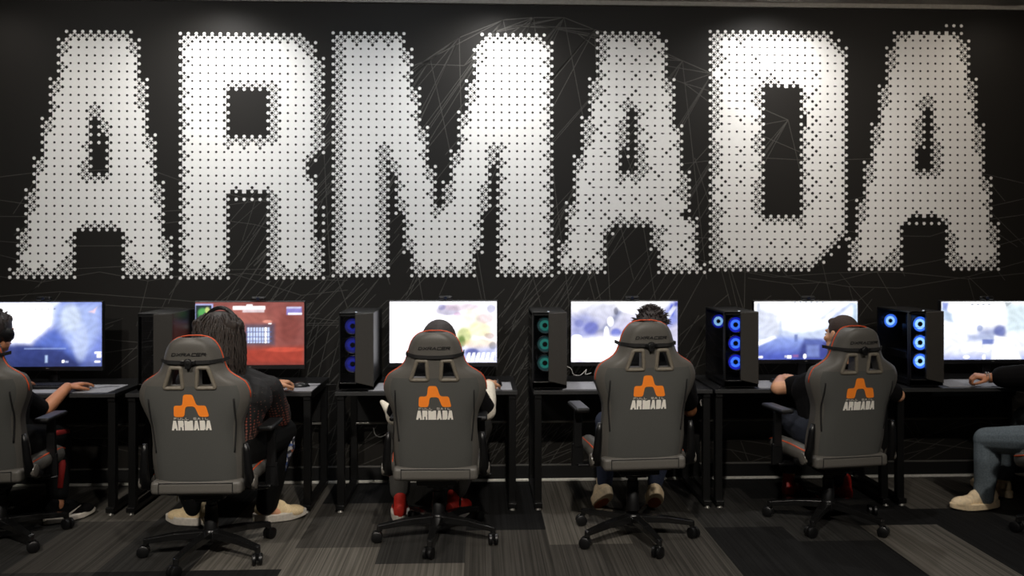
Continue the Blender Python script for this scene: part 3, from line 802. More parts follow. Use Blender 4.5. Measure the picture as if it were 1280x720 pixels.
S4.poly([(714, 424), (785, 421), (800, 452), (714, 453)], (330, 318, 318), 4).ell(721, 421, 6, 3, WH).ell(719, 436, 3, 12, (235, 190, 180), .5).ell(725, 449, 10, 3, (190, 175, 235), .5)
S4.ell(785, 385, 12, 6, (300, 298, 270), .8).poly([(822, 402), (838, 378), (848, 378), (848, 404), (830, 412)], (140, 152, 228), 3).ell(840, 388, 3, 8, (92, 110, 220), .9).poly([(828, 400), (842, 382), (846, 384), (834, 402)], (235, 238, 255), 1).rect(843, 377, 848, 383, (60, 70, 190), 2)
S5 = Paint(943, 377, 1072, 449, (215, 228, 255))
S5.vgrad(418, 372, (295, 298, 305), .9).ell(1000, 396, 40, 18, WH, .8).rect(946, 378, 950, 405, (178, 190, 210), 2, .8).poly([(948, 385), (975, 392), (975, 420), (946, 426)], (226, 232, 250), 4).rect(974, 400, 978, 420, (190, 204, 235), 1.5, .8)
S5.poly([(943, 430), (975, 420), (1005, 423), (1072, 426), (1072, 449), (943, 449)], (142, 164, 240), 3).vgrad(424, 448, (66, 82, 190), .9).poly([(943, 428), (968, 420), (970, 422), (943, 434)], (300, 300, 310), 1.5)
S5.poly([(996, 449), (1002, 430), (1006, 424), (1034, 426), (1044, 449)], (66, 74, 148), 2.5).rect(1006, 424, 1028, 430, (100, 116, 190), 1.5).rect(1008, 431, 1024, 446, (142, 160, 225), 1.5, .7).rect(993, 418, 997, 427, (120, 138, 200), 1)
S5.poly([(1030, 404), (1062, 378), (1070, 378), (1040, 402)], (170, 188, 235), 2, .8).poly([(1020, 400), (1050, 378), (1054, 378), (1028, 402)], (235, 242, 255), 1.5).rect(1066, 380, 1072, 425, (170, 205, 235), 2, .8)
S5.rect(946, 444.5, 949, 447, WH, .5).rect(950, 444.5, 953.5, 447, WH, .5).rect(981, 444, 983, 446.5, (240, 240, 255), .5).rect(984, 444, 989, 447.5, WH, .6).ell(1006, 445, 2, 3, WH).rect(991, 443, 998, 446, (190, 110, 150), 1, .6)
for k in range(6): S5.rect(992+k*7, 377.6, 995+k*7, 378.8, (110, 120, 140), .4)
S6 = Paint(1177, 377, 1305, 449, (255, 258, 270))
S6.vgrad(440, 380, (290, 292, 290), .8).poly([(1178, 378), (1186, 378), (1184, 390), (1178, 388)], (130, 150, 225), 1.5).poly([(1178, 385), (1190, 392), (1192, 403), (1180, 400)], (186, 210, 238), 2).rect(1258, 380, 1290, 415, (205, 230, 240), 3, .8)
S6.poly([(1222, 412), (1255, 408), (1256, 420), (1224, 420)], (150, 162, 210), 3, .9).ell(1250, 414, 8, 8, (96, 108, 180), .8).ell(1225, 410, 4, 4, (150, 165, 210), .8).rect(1210, 418, 1244, 426, (165, 180, 225), 2, .8).rect(1228, 424, 1244, 430, (110, 130, 205), 1)
S6.vgrad(436, 452, (150, 166, 238), .9).poly([(1244, 420), (1262, 424), (1276, 449), (1240, 449)], (300, 304, 318), 2).rect(1203, 430, 1225, 437, WH, 2).ell(1208, 446, 4, 2, WH).ell(1230, 446, 2, 3, WH).ell(1230, 438, 6, 1.5, WH)
S6.poly([(1256, 378), (1266, 378), (1258, 384)], (130, 140, 150), .7, .6)
for k in range(4): S6.rect(1214+k*7, 380, 1217+k*7, 381.4, (130, 140, 160), .5)

def monitor(label, P, dim=1.0):
    Y = -.33
    x0, y0, x1, y1 = P.r
    a, b = at(x0, y0, Y), at(x1, y1, Y); cx = (a.x+b.x)/2; W = b.x-a.x; zt, zb = a.z, b.z; Hh = zt-zb
    r = thing('monitor', label, 'monitor', (cx, Y, DZ), 0, 'gaming monitors on the desks')
    zb -= DZ; zt -= DZ; zc = (zb+zt)/2
    bm = bmesh.new()
    box(bm, (0, .022, zc-.010), (W+.014, .036, Hh+.036)); box(bm, (0, .05, zc), (W*.7, .04, Hh*.6)); hs = obj('housing', bm, M_monitor, r, bevel=.005)
    bm = bmesh.new(); nx, ny = 132, 76; V = []
    for j in range(ny+1):
        for i in range(nx+1): V.append(bm.verts.new((-W/2+W*i/nx, .0025, zt-Hh*j/ny)))
    for j in range(ny):
        for i in range(nx):
            k = j*(nx+1)+i; bm.faces.new((V[k+nx+1], V[k+nx+2], V[k+1], V[k]))
    me = bpy.data.meshes.new('screen'); bm.to_mesh(me); bm.free()
    ca = me.color_attributes.new('picture', 'FLOAT_COLOR', 'POINT')
    for j in range(ny+1):
        for i in range(nx+1):
            c = P.color(x0+(x1-x0)*i/nx, y0+(y1-y0)*j/ny); ca.data[j*(nx+1)+i].color = [v*dim for v in c]+[1]
    link('screen', me, M_screen, r)
    bm = bmesh.new(); box(bm, (0, .001, zb-.012), (.018, .002, .004)); obj('maker_badge', bm, M_steel, r)
    bm = bmesh.new(); bar(bm, (0, .09, .012), (0, .07, zc), .06, .03, .05, .03, up=(0, 1, 0)); obj('stand_neck', bm, M_monitor, r, bevel=.004)
    bm = bmesh.new(); prism(bm, [(-.16, -.03), (-.04, .10), (.04, .10), (.16, -.03), (.15, -.045), (.02, .05), (-.02, .05), (-.15, -.045)], lambda u, v, w: Vector((u, v+.03, w)), .012); obj('stand_base', bm, M_monitor, r, bevel=.003)
    return cx, zt+DZ, W
mons = []
for lab, P in (('monitor at the left edge showing a blue misty game scene', S1), ('monitor showing a dark red room with a small map in the corner', S2),
               ('monitor with a nearly white picture, above the chair without buckle', S3), ('monitor showing a lavender scene behind the highest chair', S4),
               ('monitor showing a blue road under a white sky', S5), ('monitor at the right edge showing a pale blue game hall', S6)):
    mons.append(monitor(lab, P))
camlab = ['small black webcam on top of the leftmost monitor', 'small black webcam above the red monitor picture', 'small black webcam on the nearly white monitor', 'small black webcam on the monitor with the lavender scene', 'small black webcam on the monitor with the blue road', 'small black webcam on the rightmost monitor']
campx = [55, 323, 557, 790, 1010, 1233]
for (cx, zt, W), lab, px in zip(mons, camlab, campx):
    r = thing('webcam', lab, 'webcam', (fl(px, -.33), -.33, zt+.006), 0, 'webcams on the monitors')
    bm = bmesh.new(); box(bm, (0, .0, .018), (.094, .028, .026)); obj('webcam_body', bm, M_blk, r, bevel=.011, bseg=4)
    bm = bmesh.new(); lathe(bm, [(.010, -.017), (.011, -.013)], (0, 0, .018), 16, 'Y'); obj('lens', bm, mat('lens_glass', (40, 44, 60), .05), r)
    bm = bmesh.new(); box(bm, (0, .012, .004), (.03, .05, .006)); box(bm, (0, .036, -.02), (.03, .004, .05)); obj('clip', bm, M_blk, r, bevel=.002)

# ------------------------------------------------------------------ desk mats, keyboards, mice
matlab = ['grey desk mat on the leftmost desk', 'grey desk mat under the hand of the long-haired player', 'grey desk mat on the desk below the M', 'grey desk mat beside the teal-lit tower', 'grey desk mat on the desk of the player with cropped hair', 'grey desk mat at the right end below the fist']
for lab, (px0, px1) in zip(matlab, ((30, 140), (270, 392), (462, 640), (702, 840), (946, 1085), (1180, 1320))):
    xa, xb = fl(px0, -.6), fl(px1, -.6)
    bm = bmesh.new(); box(bm, ((xa+xb)/2, -.505, DZ+.002), (xb-xa, .30, .004)); o = obj('desk_mat', bm, M_pad, bevel=.0015); tag(o, lab, 'desk mat', 'grey desk mats')
def keyboard(label, px, Y=-.47, w=.36, rz=0):
    x = fl(px, Y)
    r = thing('keyboard', label, 'keyboard', (x, Y, DZ+.004), rz, 'keyboards on the desk mats')
    bm = bmesh.new(); box(bm, (0, 0, .009), (w, .13, .018)); obj('keyboard_case', bm, M_blk, r, bevel=.004)
    bm = bmesh.new()
    n = int(w/.0195)
    for j in range(5):
        for i in range(n): box(bm, (-w/2+.012+i*.0193, -.046+j*.0215, .0215), (.0155, .017, .008))
    obj('keys', bm, mat('key_caps', (34, 35, 40), .5), r)
def mouse(label, px, Y, m, rz=0, w=.06, py=None):
    x = fl(px, Y)
    r = thing('computer_mouse', label, 'mouse', (x, Y, DZ+.004), rz, 'computer mice on the desks')
    bm = bmesh.new(); bmesh.ops.create_uvsphere(bm, u_segments=20, v_segments=12, radius=1, matrix=Matrix.Diagonal((w/2, .058, .034, 1)))
    for v in bm.verts: v.co.z = max(0, v.co.z); v.co.z *= 1-.25*max(0, v.co.y)/.058
    obj('mouse_shell', bm, m, r, smooth=True)
    bm = bmesh.new(); cyl(bm, (-.004, .03, .027), (.004, .03, .027), .009, n=12); box(bm, (0, .04, .024), (.0015, .035, .010)); obj('scroll_wheel', bm, M_blk, r)
    bm = bmesh.new(); tube(bm, [(0, .055, .006), (.01, .10, .004), (-.01, .16, .004), (.02, .22, .004)], .0018, 6); obj('mouse_cable', bm, M_blk, r)
keyboard('black keyboard in front of the leftmost monitor', 44)
keyboard('black keyboard hidden in part by the long-haired player', 296)
keyboard('black keyboard in front of the nearly white monitor', 540)
keyboard('black keyboard in front of the lavender monitor picture', 778)
keyboard('black keyboard in front of the monitor with the blue road', 1000)
keyboard('black keyboard at the right end of the desks', 1262, Y=-.45)
M_mw = mat('white_mouse_plastic', (205, 205, 210), .35)
mouse('white mouse under the hand of the player at the left edge', 101, -.55, M_mw, -1.0)
mouse('dark mouse on the mat beside the hand of the long-haired player', 376, -.50, M_blk, -1.2)
mouse('dark mouse under the right hand of the player in the white-cuffed sweater', 622, -.50, M_blk)
mouse('dark mouse right of the highest chair', 862, -.50, M_blk, .3)
mouse('dark mouse in front of the blue-fan tower, under the cropped-hair player', 1108, -.50, M_blk, .1)
# white cable lying before the fourth monitor
def cable(label, pts, r, m, name='cable'):
    P = [Vector(p) for p in pts]; out = []
    for i in range(len(P)-1):
        p0, p1, p2, p3 = P[max(i-1, 0)], P[i], P[i+1], P[min(i+2, len(P)-1)]
        for k in range(6):
            t = k/6; out.append(.5*((2*p1)+(-p0+p2)*t+(2*p0-5*p1+4*p2-p3)*t*t+(-p0+3*p1-3*p2+p3)*t**3))
    out.append(P[-1])
    bm = bmesh.new(); tube(bm, out, r, 6); return tag(obj(name, bm, m, smooth=True), label, 'cable')
M_cab = mat('white_cable', (205, 202, 196), .5)
cable('thin white cable bunched under the monitor with the lavender scene', [at(709, 458, -.36), at(714, 461, -.37), at(717, 468, -.39), at(725, 469, -.4), at(731, 464, -.39), at(733, 462, -.385), at(732, 468, -.4), at(739, 466, -.385)], .002, M_cab)
cable('thin white cable looped under the desk beside the left arm of the sweater player', [at(467, 535, -.4), at(469, 543, -.42), at(476, 546, -.42), at(486, 541, -.42), at(494, 534, -.40), at(497, 524, -.38)], .0022, mat('grey_cable', (105, 104, 100), .5))
cable('pale cable hanging under the desk right of the highest chair', [at(880, 490, -.6), at(876, 497, -.6), at(876, 505, -.61), at(879, 511, -.6)], .0025, M_cab)
cable('black cable lying on the desk before the blue-fan tower', [at(899, 486, -.66)+Vector((0, 0, .004)), at(905, 478, -.55), at(912, 472, -.5), at(924, 470, -.5), at(935, 476, -.52)], .003, M_blk)

# ------------------------------------------------------------------ people
def V3(*a): return Vector(a)
def hand_caps(bm, wr, d, nrm, thumb_side, curl=.5, spread=.12, sc=1.0):
    """wrist point, pointing direction, palm-facing direction, +1/-1 thumb side"""
    d = d.normalized(); nrm = (nrm-d*nrm.dot(d)).normalized(); s = d.cross(nrm).normalized()*thumb_side
    k = sc
    L_ = [.072, .080, .075, .060]
    for i, (off, ln) in enumerate(zip((.030, .010, -.010, -.029), L_)):
        kn = wr+d*(.088-.004*abs(i-1))*k+s*off*k-nrm*.004
        add_cap(bm, wr+d*.01+s*off*.5*k, .017*k, kn, .0125*k, 10)
        a = 0; p = kn; dirv = (d+s*(spread*(1.3-i)*.35)).normalized(); r = .0098*k
        for seg in (.46, .31, .23):
            a += curl*(.55 if seg == .46 else .75)
            q = p+(dirv*math.cos(a)+nrm*math.sin(a))*ln*seg*k
            add_cap(bm, p, r, q, r*.92, 10); p = q; r *= .92
    t0 = wr+d*.022*k+s*.020*k; t1 = t0+(d*.55+s*.75+nrm*.3).normalized()*.038*k
    t2 = t1+(d*.9+s*.3+nrm*.35).normalized()*.032*k; t3 = t2+(d*.95-s*.05+nrm*.4).normalized()*.026*k
    add_cap(bm, t0, .0165*k, t1, .0125*k, 10); add_cap(bm, t1, .012*k, t2, .0108*k, 10); add_cap(bm, t2, .0105*k, t3, .0092*k, 10)

def shoe(parent, ankle, yaw, m_up, m_sole, L_=.285, pitch=0.0, low=True, laces=True, mark=None, chunky=1.0, accent=None, heel_tab=None):
    """shoe in own frame: heel at y=-.07, toe at +; origin under the ankle on the ground"""
    o = bpy.data.objects.new('shoe', None)
    def prof(t):    # half width of the foot along its length t in 0..1
        return .038*(1+.0*t)+.014*math.sin(PI*min(1, max(0, (t-.2)/.8)))*1.1
    bm = bmesh.new(); h = .075 if low else .11; y0 = -.075
    add_ell(bm, (0, y0+.055, .055), (.038, .052, .052)); add_cap(bm, (0, y0+.05, .05), .036, (0, y0+.15, .044), .040); add_cap(bm, (0, y0+.14, .045), .038, (.004, y0+.20, .034), .036)
    add_ell(bm, (.004, y0+L_-.075, .036), (.049, .072, .030)); add_ell(bm, (0, y0+.13, .066), (.032, .06, .034)); add_cap(bm, (0, y0+.055, .06), .036, (0, y0+.06, h+.015), .036)
    M = Matrix.Translation(ankle) @ Matrix.Rotation(yaw, 4, 'Z') @ Matrix.Rotation(pitch, 4, 'X') @ Matrix.Diagonal((1.04, 1, 1.18, 1))
    up = fuse('shoe', bm, m_up, parent, .0045, 5); up.matrix_local = M
    bm = bmesh.new(); pts = []
    for k in range(28):
        a = 2*PI*k/28; c, s = math.cos(a), math.sin(a); t = (1+s)/2
        pts.append((.003+(c*abs(c)**-.25 if abs(c) > 1e-6 else 0)*(.041+.013*math.sin(PI*t**1.1)), y0-.006+(L_+.012)*t))
    th = .026*chunky
    a = [bm.verts.new((x*.94, y, .0 if y < y0+L_*.75 else .0+.012*((y-y0-L_*.75)/(L_*.25)))) for x, y in pts]; b = [bm.verts.new((x*1.03, y, th+(.006 if y > y0+L_*.8 else 0)+(.006 if y < y0+.04 else 0))) for x, y in pts]
    bm.faces.new(a[::-1]); bm.faces.new(b)
    for i in range(28): bm.faces.new((a[i], a[(i+1) % 28], b[(i+1) % 28], b[i]))
    so = obj('sole', bm, m_sole, up, bevel=.004)
    if accent:
        bm = bmesh.new(); prism(bm, [(x*.72, y0+L_*.30+(y-y0)*.64) for x, y in pts], lambda u, v, w: Vector((u, v, -.0035+w)), .004); obj('tread', bm, accent, up)
    if heel_tab:
        bm = bmesh.new(); add_ell(bm, (0, y0-.0, .065), (.024, .010, .030)); obj('heel_tab', bm, heel_tab, up, smooth=True)
    if laces:
        bm = bmesh.new()
        for k in range(5):
            y = y0+.115+k*.018; z = .101-k*.0085
            tube(bm, [(-.022, y, z-.008), (0, y+.004, z), (.022, y, z-.008)], .0028, 6)
        tube(bm, [(0, y0+.11, .1), (-.03, y0+.10, .096), (-.028, y0+.12, .085)], .0022, 6); tube(bm, [(0, y0+.11, .1), (.03, y0+.10, .096), (.03, y0+.125, .085)], .0022, 6)
        obj('laces', bm, m_sole if mark is None else M_blk, up)
    if mark:        # curved side stripe
        for sgn in (-1, 1):
            bm = bmesh.new(); P = []
            top = [(.03, .062), (.045, .040), (.065, .034), (.09, .042), (.16, .070)]; bot = [(.16, .070), (.10, .036), (.065, .024), (.04, .030)]
            q = top+bot[1:]
            bm.faces.new([bm.verts.new((sgn*(.0465+.006*math.sin(PI*min(1, y/.2))), y0+.03+y, z)) for y, z in q])
            d = obj('side_stripe', bm, mark, up); sl = d.modifiers.new('solid', 'SOLIDIFY'); sl.thickness = .002
    bpy.data.objects.remove(o)
    return up

def head_build(bm, c, Rm, sc=1.0):
    """head with cranium, jaw, nose, ears, brow; Rm rotates local (+y = face) to world"""
    def P(x, y, z): return Vector(c)+Rm @ Vector((x*sc, y*sc, z*sc))
    def E(x, y, z, rx, ry, rz): add_ell(bm, P(x, y, z), (rx*sc, ry*sc, rz*sc), Rm, 24)
    E(0, -.012, .030, .076, .095, .088); E(0, .02, -.02, .068, .076, .085); E(0, .045, -.075, .042, .044, .038)
    E(0, .078, .028, .050, .018, .014)                                   # brow
    add_cap(bm, P(0, .090, .018), .009*sc, P(0, .108, -.018), .0125*sc); E(.0, .104, -.022, .017, .011, .009)
    E(0, .086, -.052, .024, .012, .008); E(0, .084, -.064, .021, .012, .007); E(0, .080, -.092, .018, .014, .012)
    for s in (-1, 1):
        E(s*.052, .052, -.02, .018, .03, .02); E(s*.050, .02, -.062, .02, .04, .03)
        E(s*.079, -.008, -.004, .008, .017, .030); E(s*.084, -.016, .004, .006, .014, .024); add_cap(bm, P(s*.078, -.002, -.03), .006*sc, P(s*.078, .002, -.026), .006*sc)
    return P

def person(label, J, skin, parts, head_yaw=0, head_pitch=0, head_tilt=0, bw=1.0, voxel=.0055, group=None):
    """J: joints in world space. clothing lists built by callbacks"""
    r = thing('person', label, 'person', (J['pelvis'].x, J['pelvis'].y, 0))
    base = Vector((J['pelvis'].x, J['pelvis'].y, 0))
    J = {k: (v-base if isinstance(v, Vector) and k not in ('dL', 'dR', 'nL', 'nR', 'ftL', 'ftR') else v) for k, v in J.items()}
    Rm = (Matrix.Rotation(head_yaw, 3, 'Z') @ Matrix.Rotation(head_pitch, 3, 'X') @ Matrix.Rotation(head_tilt, 3, 'Y'))
    sh = (J['shR']-J['shL']).normalized(); hp = (J['hpR']-J['hpL']).normalized()
    bm = bmesh.new(); P = head_build(bm, J['head'], Rm)
    add_cap(bm, J['neck'], .058, J['head']+Rm @ Vector((0, -.02, -.05)), .052)
    def torso(bm, e):
        add_cap(bm, J['pelvis']-hp*.06, .105*bw+e, J['pelvis']+hp*.06, .105*bw+e)
        mid = (J['pelvis']+J['chest'])/2
        add_cap(bm, mid-hp*.045, .098*bw+e, mid+hp*.045, .098*bw+e); add_cap(bm, J['pelvis']-hp*.05, .1*bw+e, J['chest']-sh*.06, .1*bw+e); add_cap(bm, J['pelvis']+hp*.05, .1*bw+e, J['chest']+sh*.06, .1*bw+e)
        add_cap(bm, J['chest']-sh*.065, .105*bw+e, J['chest']+sh*.065, .105*bw+e)
        for k in ('shL', 'shR'):
            add_cap(bm, J['chest'], .09*bw+e, J[k], .055+e); add_cap(bm, J['neck']-Vector((0, 0, .02)), .056+e*.6, J[k], .052+e)
    if True:
        _t = torso
        def torso(bm, e):
            _t(bm, e)
            if e > 0: add_cap(bm, J['chest'], .09, J['neck']+Vector((0, 0, .012)), .056+e)
    def arm(bm, S, e, to=1.0, r0=.050, r1=.043, r2=.043, r3=.030):
        a, b, c = J['sh'+S], J['el'+S], J['wr'+S]
        if to <= 1:
            q = a+(b-a)*to; add_cap(bm, a, r0+e, q, r0+(r1-r0)*to+e)
        else:
            add_cap(bm, a, r0+e, b, r1+e); q = b+(c-b)*(to-1); m = b+(c-b)*min(.3, to-1)
            add_cap(bm, b, r1*.93+e, m, .041+e); add_cap(bm, m, .041+e, q, .041+(r3-.041)*(max(0, to-1.3)/.7)+e)
    def leg(bm, S, e, to=2.0, th=1.0):
        a, b, c = J['hp'+S], J['kn'+S], J['an'+S]
        add_cap(bm, a, .088*th+e, b, .058*th+e)
        q = b+(c-b)*(to-1); m = b+(c-b)*min(.35, to-1)
        bend = Vector((0, -.012, 0)); add_cap(bm, b, .055*th+e, m+bend, .056*th+e); add_cap(bm, m+bend, .056*th+e, q, (.056+(.036-.056)*max(0, (to-1.35)/.65))*th+e)
    torso(bm, 0)
    for S, ts in (('L', 1), ('R', -1)):
        arm(bm, S, 0, 2.0); hand_caps(bm, J['wr'+S], J['d'+S], J['n'+S], ts*J.get('ts', 1), J.get('curl'+S, .5))
        leg(bm, S, 0); add_cap(bm, J['an'+S], .036, J['an'+S]-Vector((0, 0, .03)), .034)
        ft = J.get('ft'+S, Vector((0, 1, 0)))
        add_cap(bm, J['an'+S]-Vector((0, 0, .03)), .03, J['an'+S]-Vector((0, 0, .065))+ft*.06, .020)
    fuse('body', bm, skin, r, .0045, 4)
    # eyes and lips
    for s in (-1, 1):
        bm = bmesh.new(); add_ell(bm, P(s*.030, .084, .006), (.0125, .009, .0075), Rm, 14); e = obj('eye', bm, mat('eye_white', (215, 210, 205), .2), r, smooth=True)
        bm = bmesh.new(); add_ell(bm, P(s*.030, .0915, .006), (.0055, .0025, .0055), Rm, 12); obj('iris', bm, mat('iris_brown', (40, 24, 16), .1), e, smooth=True)
    bm = bmesh.new(); add_ell(bm, P(0, .0965, -.057), (.021, .0035, .0065), Rm, 14); obj('lips', bm, mat('lips', (150, 82, 72), .5), r, smooth=True)
    parts(r, J, Rm, P, torso, arm, leg)
    return r

def hair_cap(r, P, Rm, m, thick=.010, back=.0, name='hair', bump=0.0, seed=0, clip_ear=True, spikes=0, length=.02):
    bm = bmesh.new(); rn = random.Random(seed)
    def E(x, y, z, a, b, c): add_ell(bm, P(x, y, z), (a, b, c), Rm, 24)
    t = thick
    E(0, -.020, .038, .077+t, .093+t, .088+t); E(0, -.050, -.01+back, .068+t, .058+t, .062+t)
    E(0, .045, .085, .05+t, .035, .022+t)
    for k in range(int(bump)):
        th = rn.uniform(0, 2*PI); ph = rn.uniform(.05, 1.35); x = math.sin(ph)*math.cos(th); y = math.sin(ph)*math.sin(th); z = math.cos(ph)
        E(x*(.074+t), -.02+y*(.09+t), .04+z*(.085+t), .016, .016, .014)
    o = fuse(name, bm, m, r, .005, 2 if bump else 3)
    if spikes:
        bm = bmesh.new()
        for k in range(spikes):
            th = rn.uniform(0, 2*PI); ph = rn.uniform(.0, 1.5); n = Vector((math.sin(ph)*math.cos(th), math.sin(ph)*math.sin(th), math.cos(ph)))
            if n.y > .55 and n.z < .6: continue
            p = Vector((n.x*(.076+t), -.02+n.y*(.092+t), .038+n.z*(.087+t)))
            d = (n+Vector((rn.uniform(-.7, .7), rn.uniform(-.7, .7), rn.uniform(-.3, .4)))).normalized()
            q0 = P(*(p-n*.006)); q1 = P(*(p+d*length*.55)); q2 = P(*(p+d*length+Vector((rn.uniform(-.4, .4), rn.uniform(-.4, .4), -.2))*length*.5))
            tube(bm, [q0, q1, q2], 1, 4, rr=[.0035, .0028, .0006])
        obj('hair_tufts', bm, m, o, smooth=True)
    return o

def headphones(label, c, Rm, m_band=M_blk, m_cup=M_blk, sc=1.0):
    r = thing('headphones', label, 'headphones', c)
    Q = lambda x, y, z: Rm @ Vector((x*sc, y*sc, z*sc))
    bm = bmesh.new(); pts = [Q(.094*math.cos(a), -.012, .015+.122*math.sin(a)) for a in [PI*k/20 for k in range(21)]]
    tube(bm, pts, .008, 8); tube(bm, [p*.965 for p in pts[4:-4]], .009, 8); obj('headband', bm, m_band, r, smooth=True)
    for s in (-1, 1):
        bm = bmesh.new(); n = (Rm @ Vector((s, 0, 0))); p = Q(s*.088, -.006, -.004)
        tube(bm, [p, p+n*.008, p+n*.022, p+n*.030], 1, 20, rr=[.036, .042, .040, .026]); obj('ear_cup', bm, m_cup, r, autos=True)
        bm = bmesh.new(); tube(bm, [p-n*.004, p+n*.006], 1, 20, rr=[.030, .036]); obj('ear_cushion', bm, M_strap, r, smooth=True)
    return r

M_tee = mat('black_cotton', (9, 8, 9), .9, spec=.15, nscale=120, bump=.5)
M_trk = mat('black_tracksuit', (7, 7, 7), .8, spec=.2, nscale=90, bump=.3)
M_red = mat('red_stripe_cloth', (150, 22, 16), .8)
M_jean = mat('blue_denim', (42, 50, 72), .9, nscale=160, noise=.3, bump=.6)
M_jean_l = mat('grey_blue_denim', (104, 115, 122), .9, nscale=110, noise=.22, bump=.7)
M_grey = mat('grey_sweatpants', (74, 72, 68), .9, nscale=110, bump=.5)
M_cream = mat('cream_leather', (240, 216, 178), .6)
M_cream2 = mat('cream_mesh', (228, 204, 160), .8, nscale=200, noise=.2, bump=.5)
M_hair_b = mat('brown_hair', (47, 38, 33), .55, nscale=90, noise=.5)
M_hair_k = mat('dark_hair', (44, 36, 34), .6, nscale=120, noise=.4)
M_hair_c = mat('cropped_dark_brown_hair', (58, 44, 38), .8, nscale=200, noise=.4, bump=.6)
M_redshoe = mat('red_shoe_cloth', (190, 38, 24), .7)

# --- player 1 (left edge)
c1 = CH1.location
def J1():
    h = at(-6, 417, -.86); hx = h.x
    J = dict(pelvis=V3(c1.x-.01, c1.y-.02, .55), chest=V3(c1.x-.05, c1.y+.06, .80), neck=V3(hx, c1.y+.12, 1.02), head=h)
    J['shL'] = V3(hx-.17, c1.y+.08, .92); J['shR'] = at(16, 492, -.98)
    J['elR'] = at(54, 515, -.88); J['wrR'] = at(84, 484, -.66)
    J['elL'] = V3(hx-.26, c1.y+.18, .76); J['wrL'] = V3(hx-.02, -.62, .79)
    J['dR'] = V3(.45, .75, .05); J['nR'] = V3(.1, 0, -1); J['dL'] = V3(.2, 1, -.05); J['nL'] = V3(0, 0, -1); J['curlR'] = .35; J['curlL'] = .35
    J['hpL'] = V3(c1.x-.09, c1.y, .54); J['hpR'] = V3(c1.x+.12, c1.y, .54)
    J['knR'] = at(74, 545, -.62); J['anR'] = at(72, 630, -.80); J['knL'] = V3(c1.x-.10, -.62, .53); J['anL'] = at(-10, 632, -.78)
    return J
def parts1(r, J, Rm, P, torso, arm, leg):
    bm = bmesh.new(); torso(bm, .012); arm(bm, 'L', .016, .85); arm(bm, 'R', .018, .80); fuse('t_shirt', bm, M_tee, r, .006)
    bm = bmesh.new(); add_cap(bm, J['pelvis']-V3(.06, 0, 0), .118, J['pelvis']+V3(.06, 0, 0), .118); leg(bm, 'L', .016, 1.86); leg(bm, 'R', .018, 1.86); fuse('trousers', bm, M_trk, r, .007)
    bm = bmesh.new(); k, a = J['knR'], J['anR']        # side stripe of the tracksuit
    h_ = J['hpR']
    tube(bm, [h_+V3(.075, 0, .03), h_*.5+k*.5+V3(.068, 0, .03), k+V3(.052, -.03, .03), k+V3(.045, -.052, -.06), k*.6+a*.4+V3(.04, -.05, 0), k*.25+a*.75+V3(.03, -.042, 0)], 1, 10, rr=[.02, .022, .026, .028, .026, .02])
    obj('side_stripe', bm, M_red, r, smooth=True)
    hair_cap(r, P, Rm, M_hair_k, .014, bump=10, spikes=160, length=.02)
    for S, yw in (('L', .1), ('R', -.75)):
        an = J['an'+S]; shoe(r, V3(an.x, an.y, .005), yw, M_tee, M_white, .285, mark=M_white)
J = J1()
person('person in a black t-shirt at the left edge, bare forearm on the desk, red-striped trousers', J, M_skin_b, parts1, head_yaw=-.35, head_pitch=-.1)
headphones('black headphones on the player at the left edge', J['head'], Matrix.Rotation(-.35, 3, 'Z'))

# --- player 2 (long hair)
c2 = CH2.location
h2 = at(277, 420, -1.22)
J = dict(pelvis=V3(c2.x+.04, c2.y-.02, .55), chest=V3(c2.x+.12, c2.y+.05, .82), neck=V3(h2.x+.01, h2.y-.045, .99), head=h2)
J['shL'] = V3(h2.x-.16, h2.y-.03, .90); J['shR'] = at(336, 486, -1.16)
J['elR'] = at(349, 520, -1.0); J['wrR'] = at(343, 480, -.72)
J['elL'] = V3(h2.x-.24, -1.0, .78); J['wrL'] = V3(h2.x-.08, -.70, .79)
J['dR'] = V3(.55, .8, 0); J['nR'] = V3(0, 0, -1); J['dL'] = V3(0, 1, 0); J['nL'] = V3(0, 0, -1); J['curlR'] = .9; J['curlL'] = .4
J['hpL'] = V3(c2.x-.05, c2.y, .54); J['hpR'] = V3(c2.x+.14, c2.y, .54)
J['knL'] = at(215, 560, -.86); J['knR'] = at(352, 560, -.88); J['anL'] = at(243, 634, -.88); J['anR'] = at(334, 628, -.86); J['knL'].z = J['knR'].z = .54
J['anL'].z = J['anR'].z = .12; J['ftL'] = V3(-.95, .3, 0); J['ftR'] = V3(.95, .3, 0)
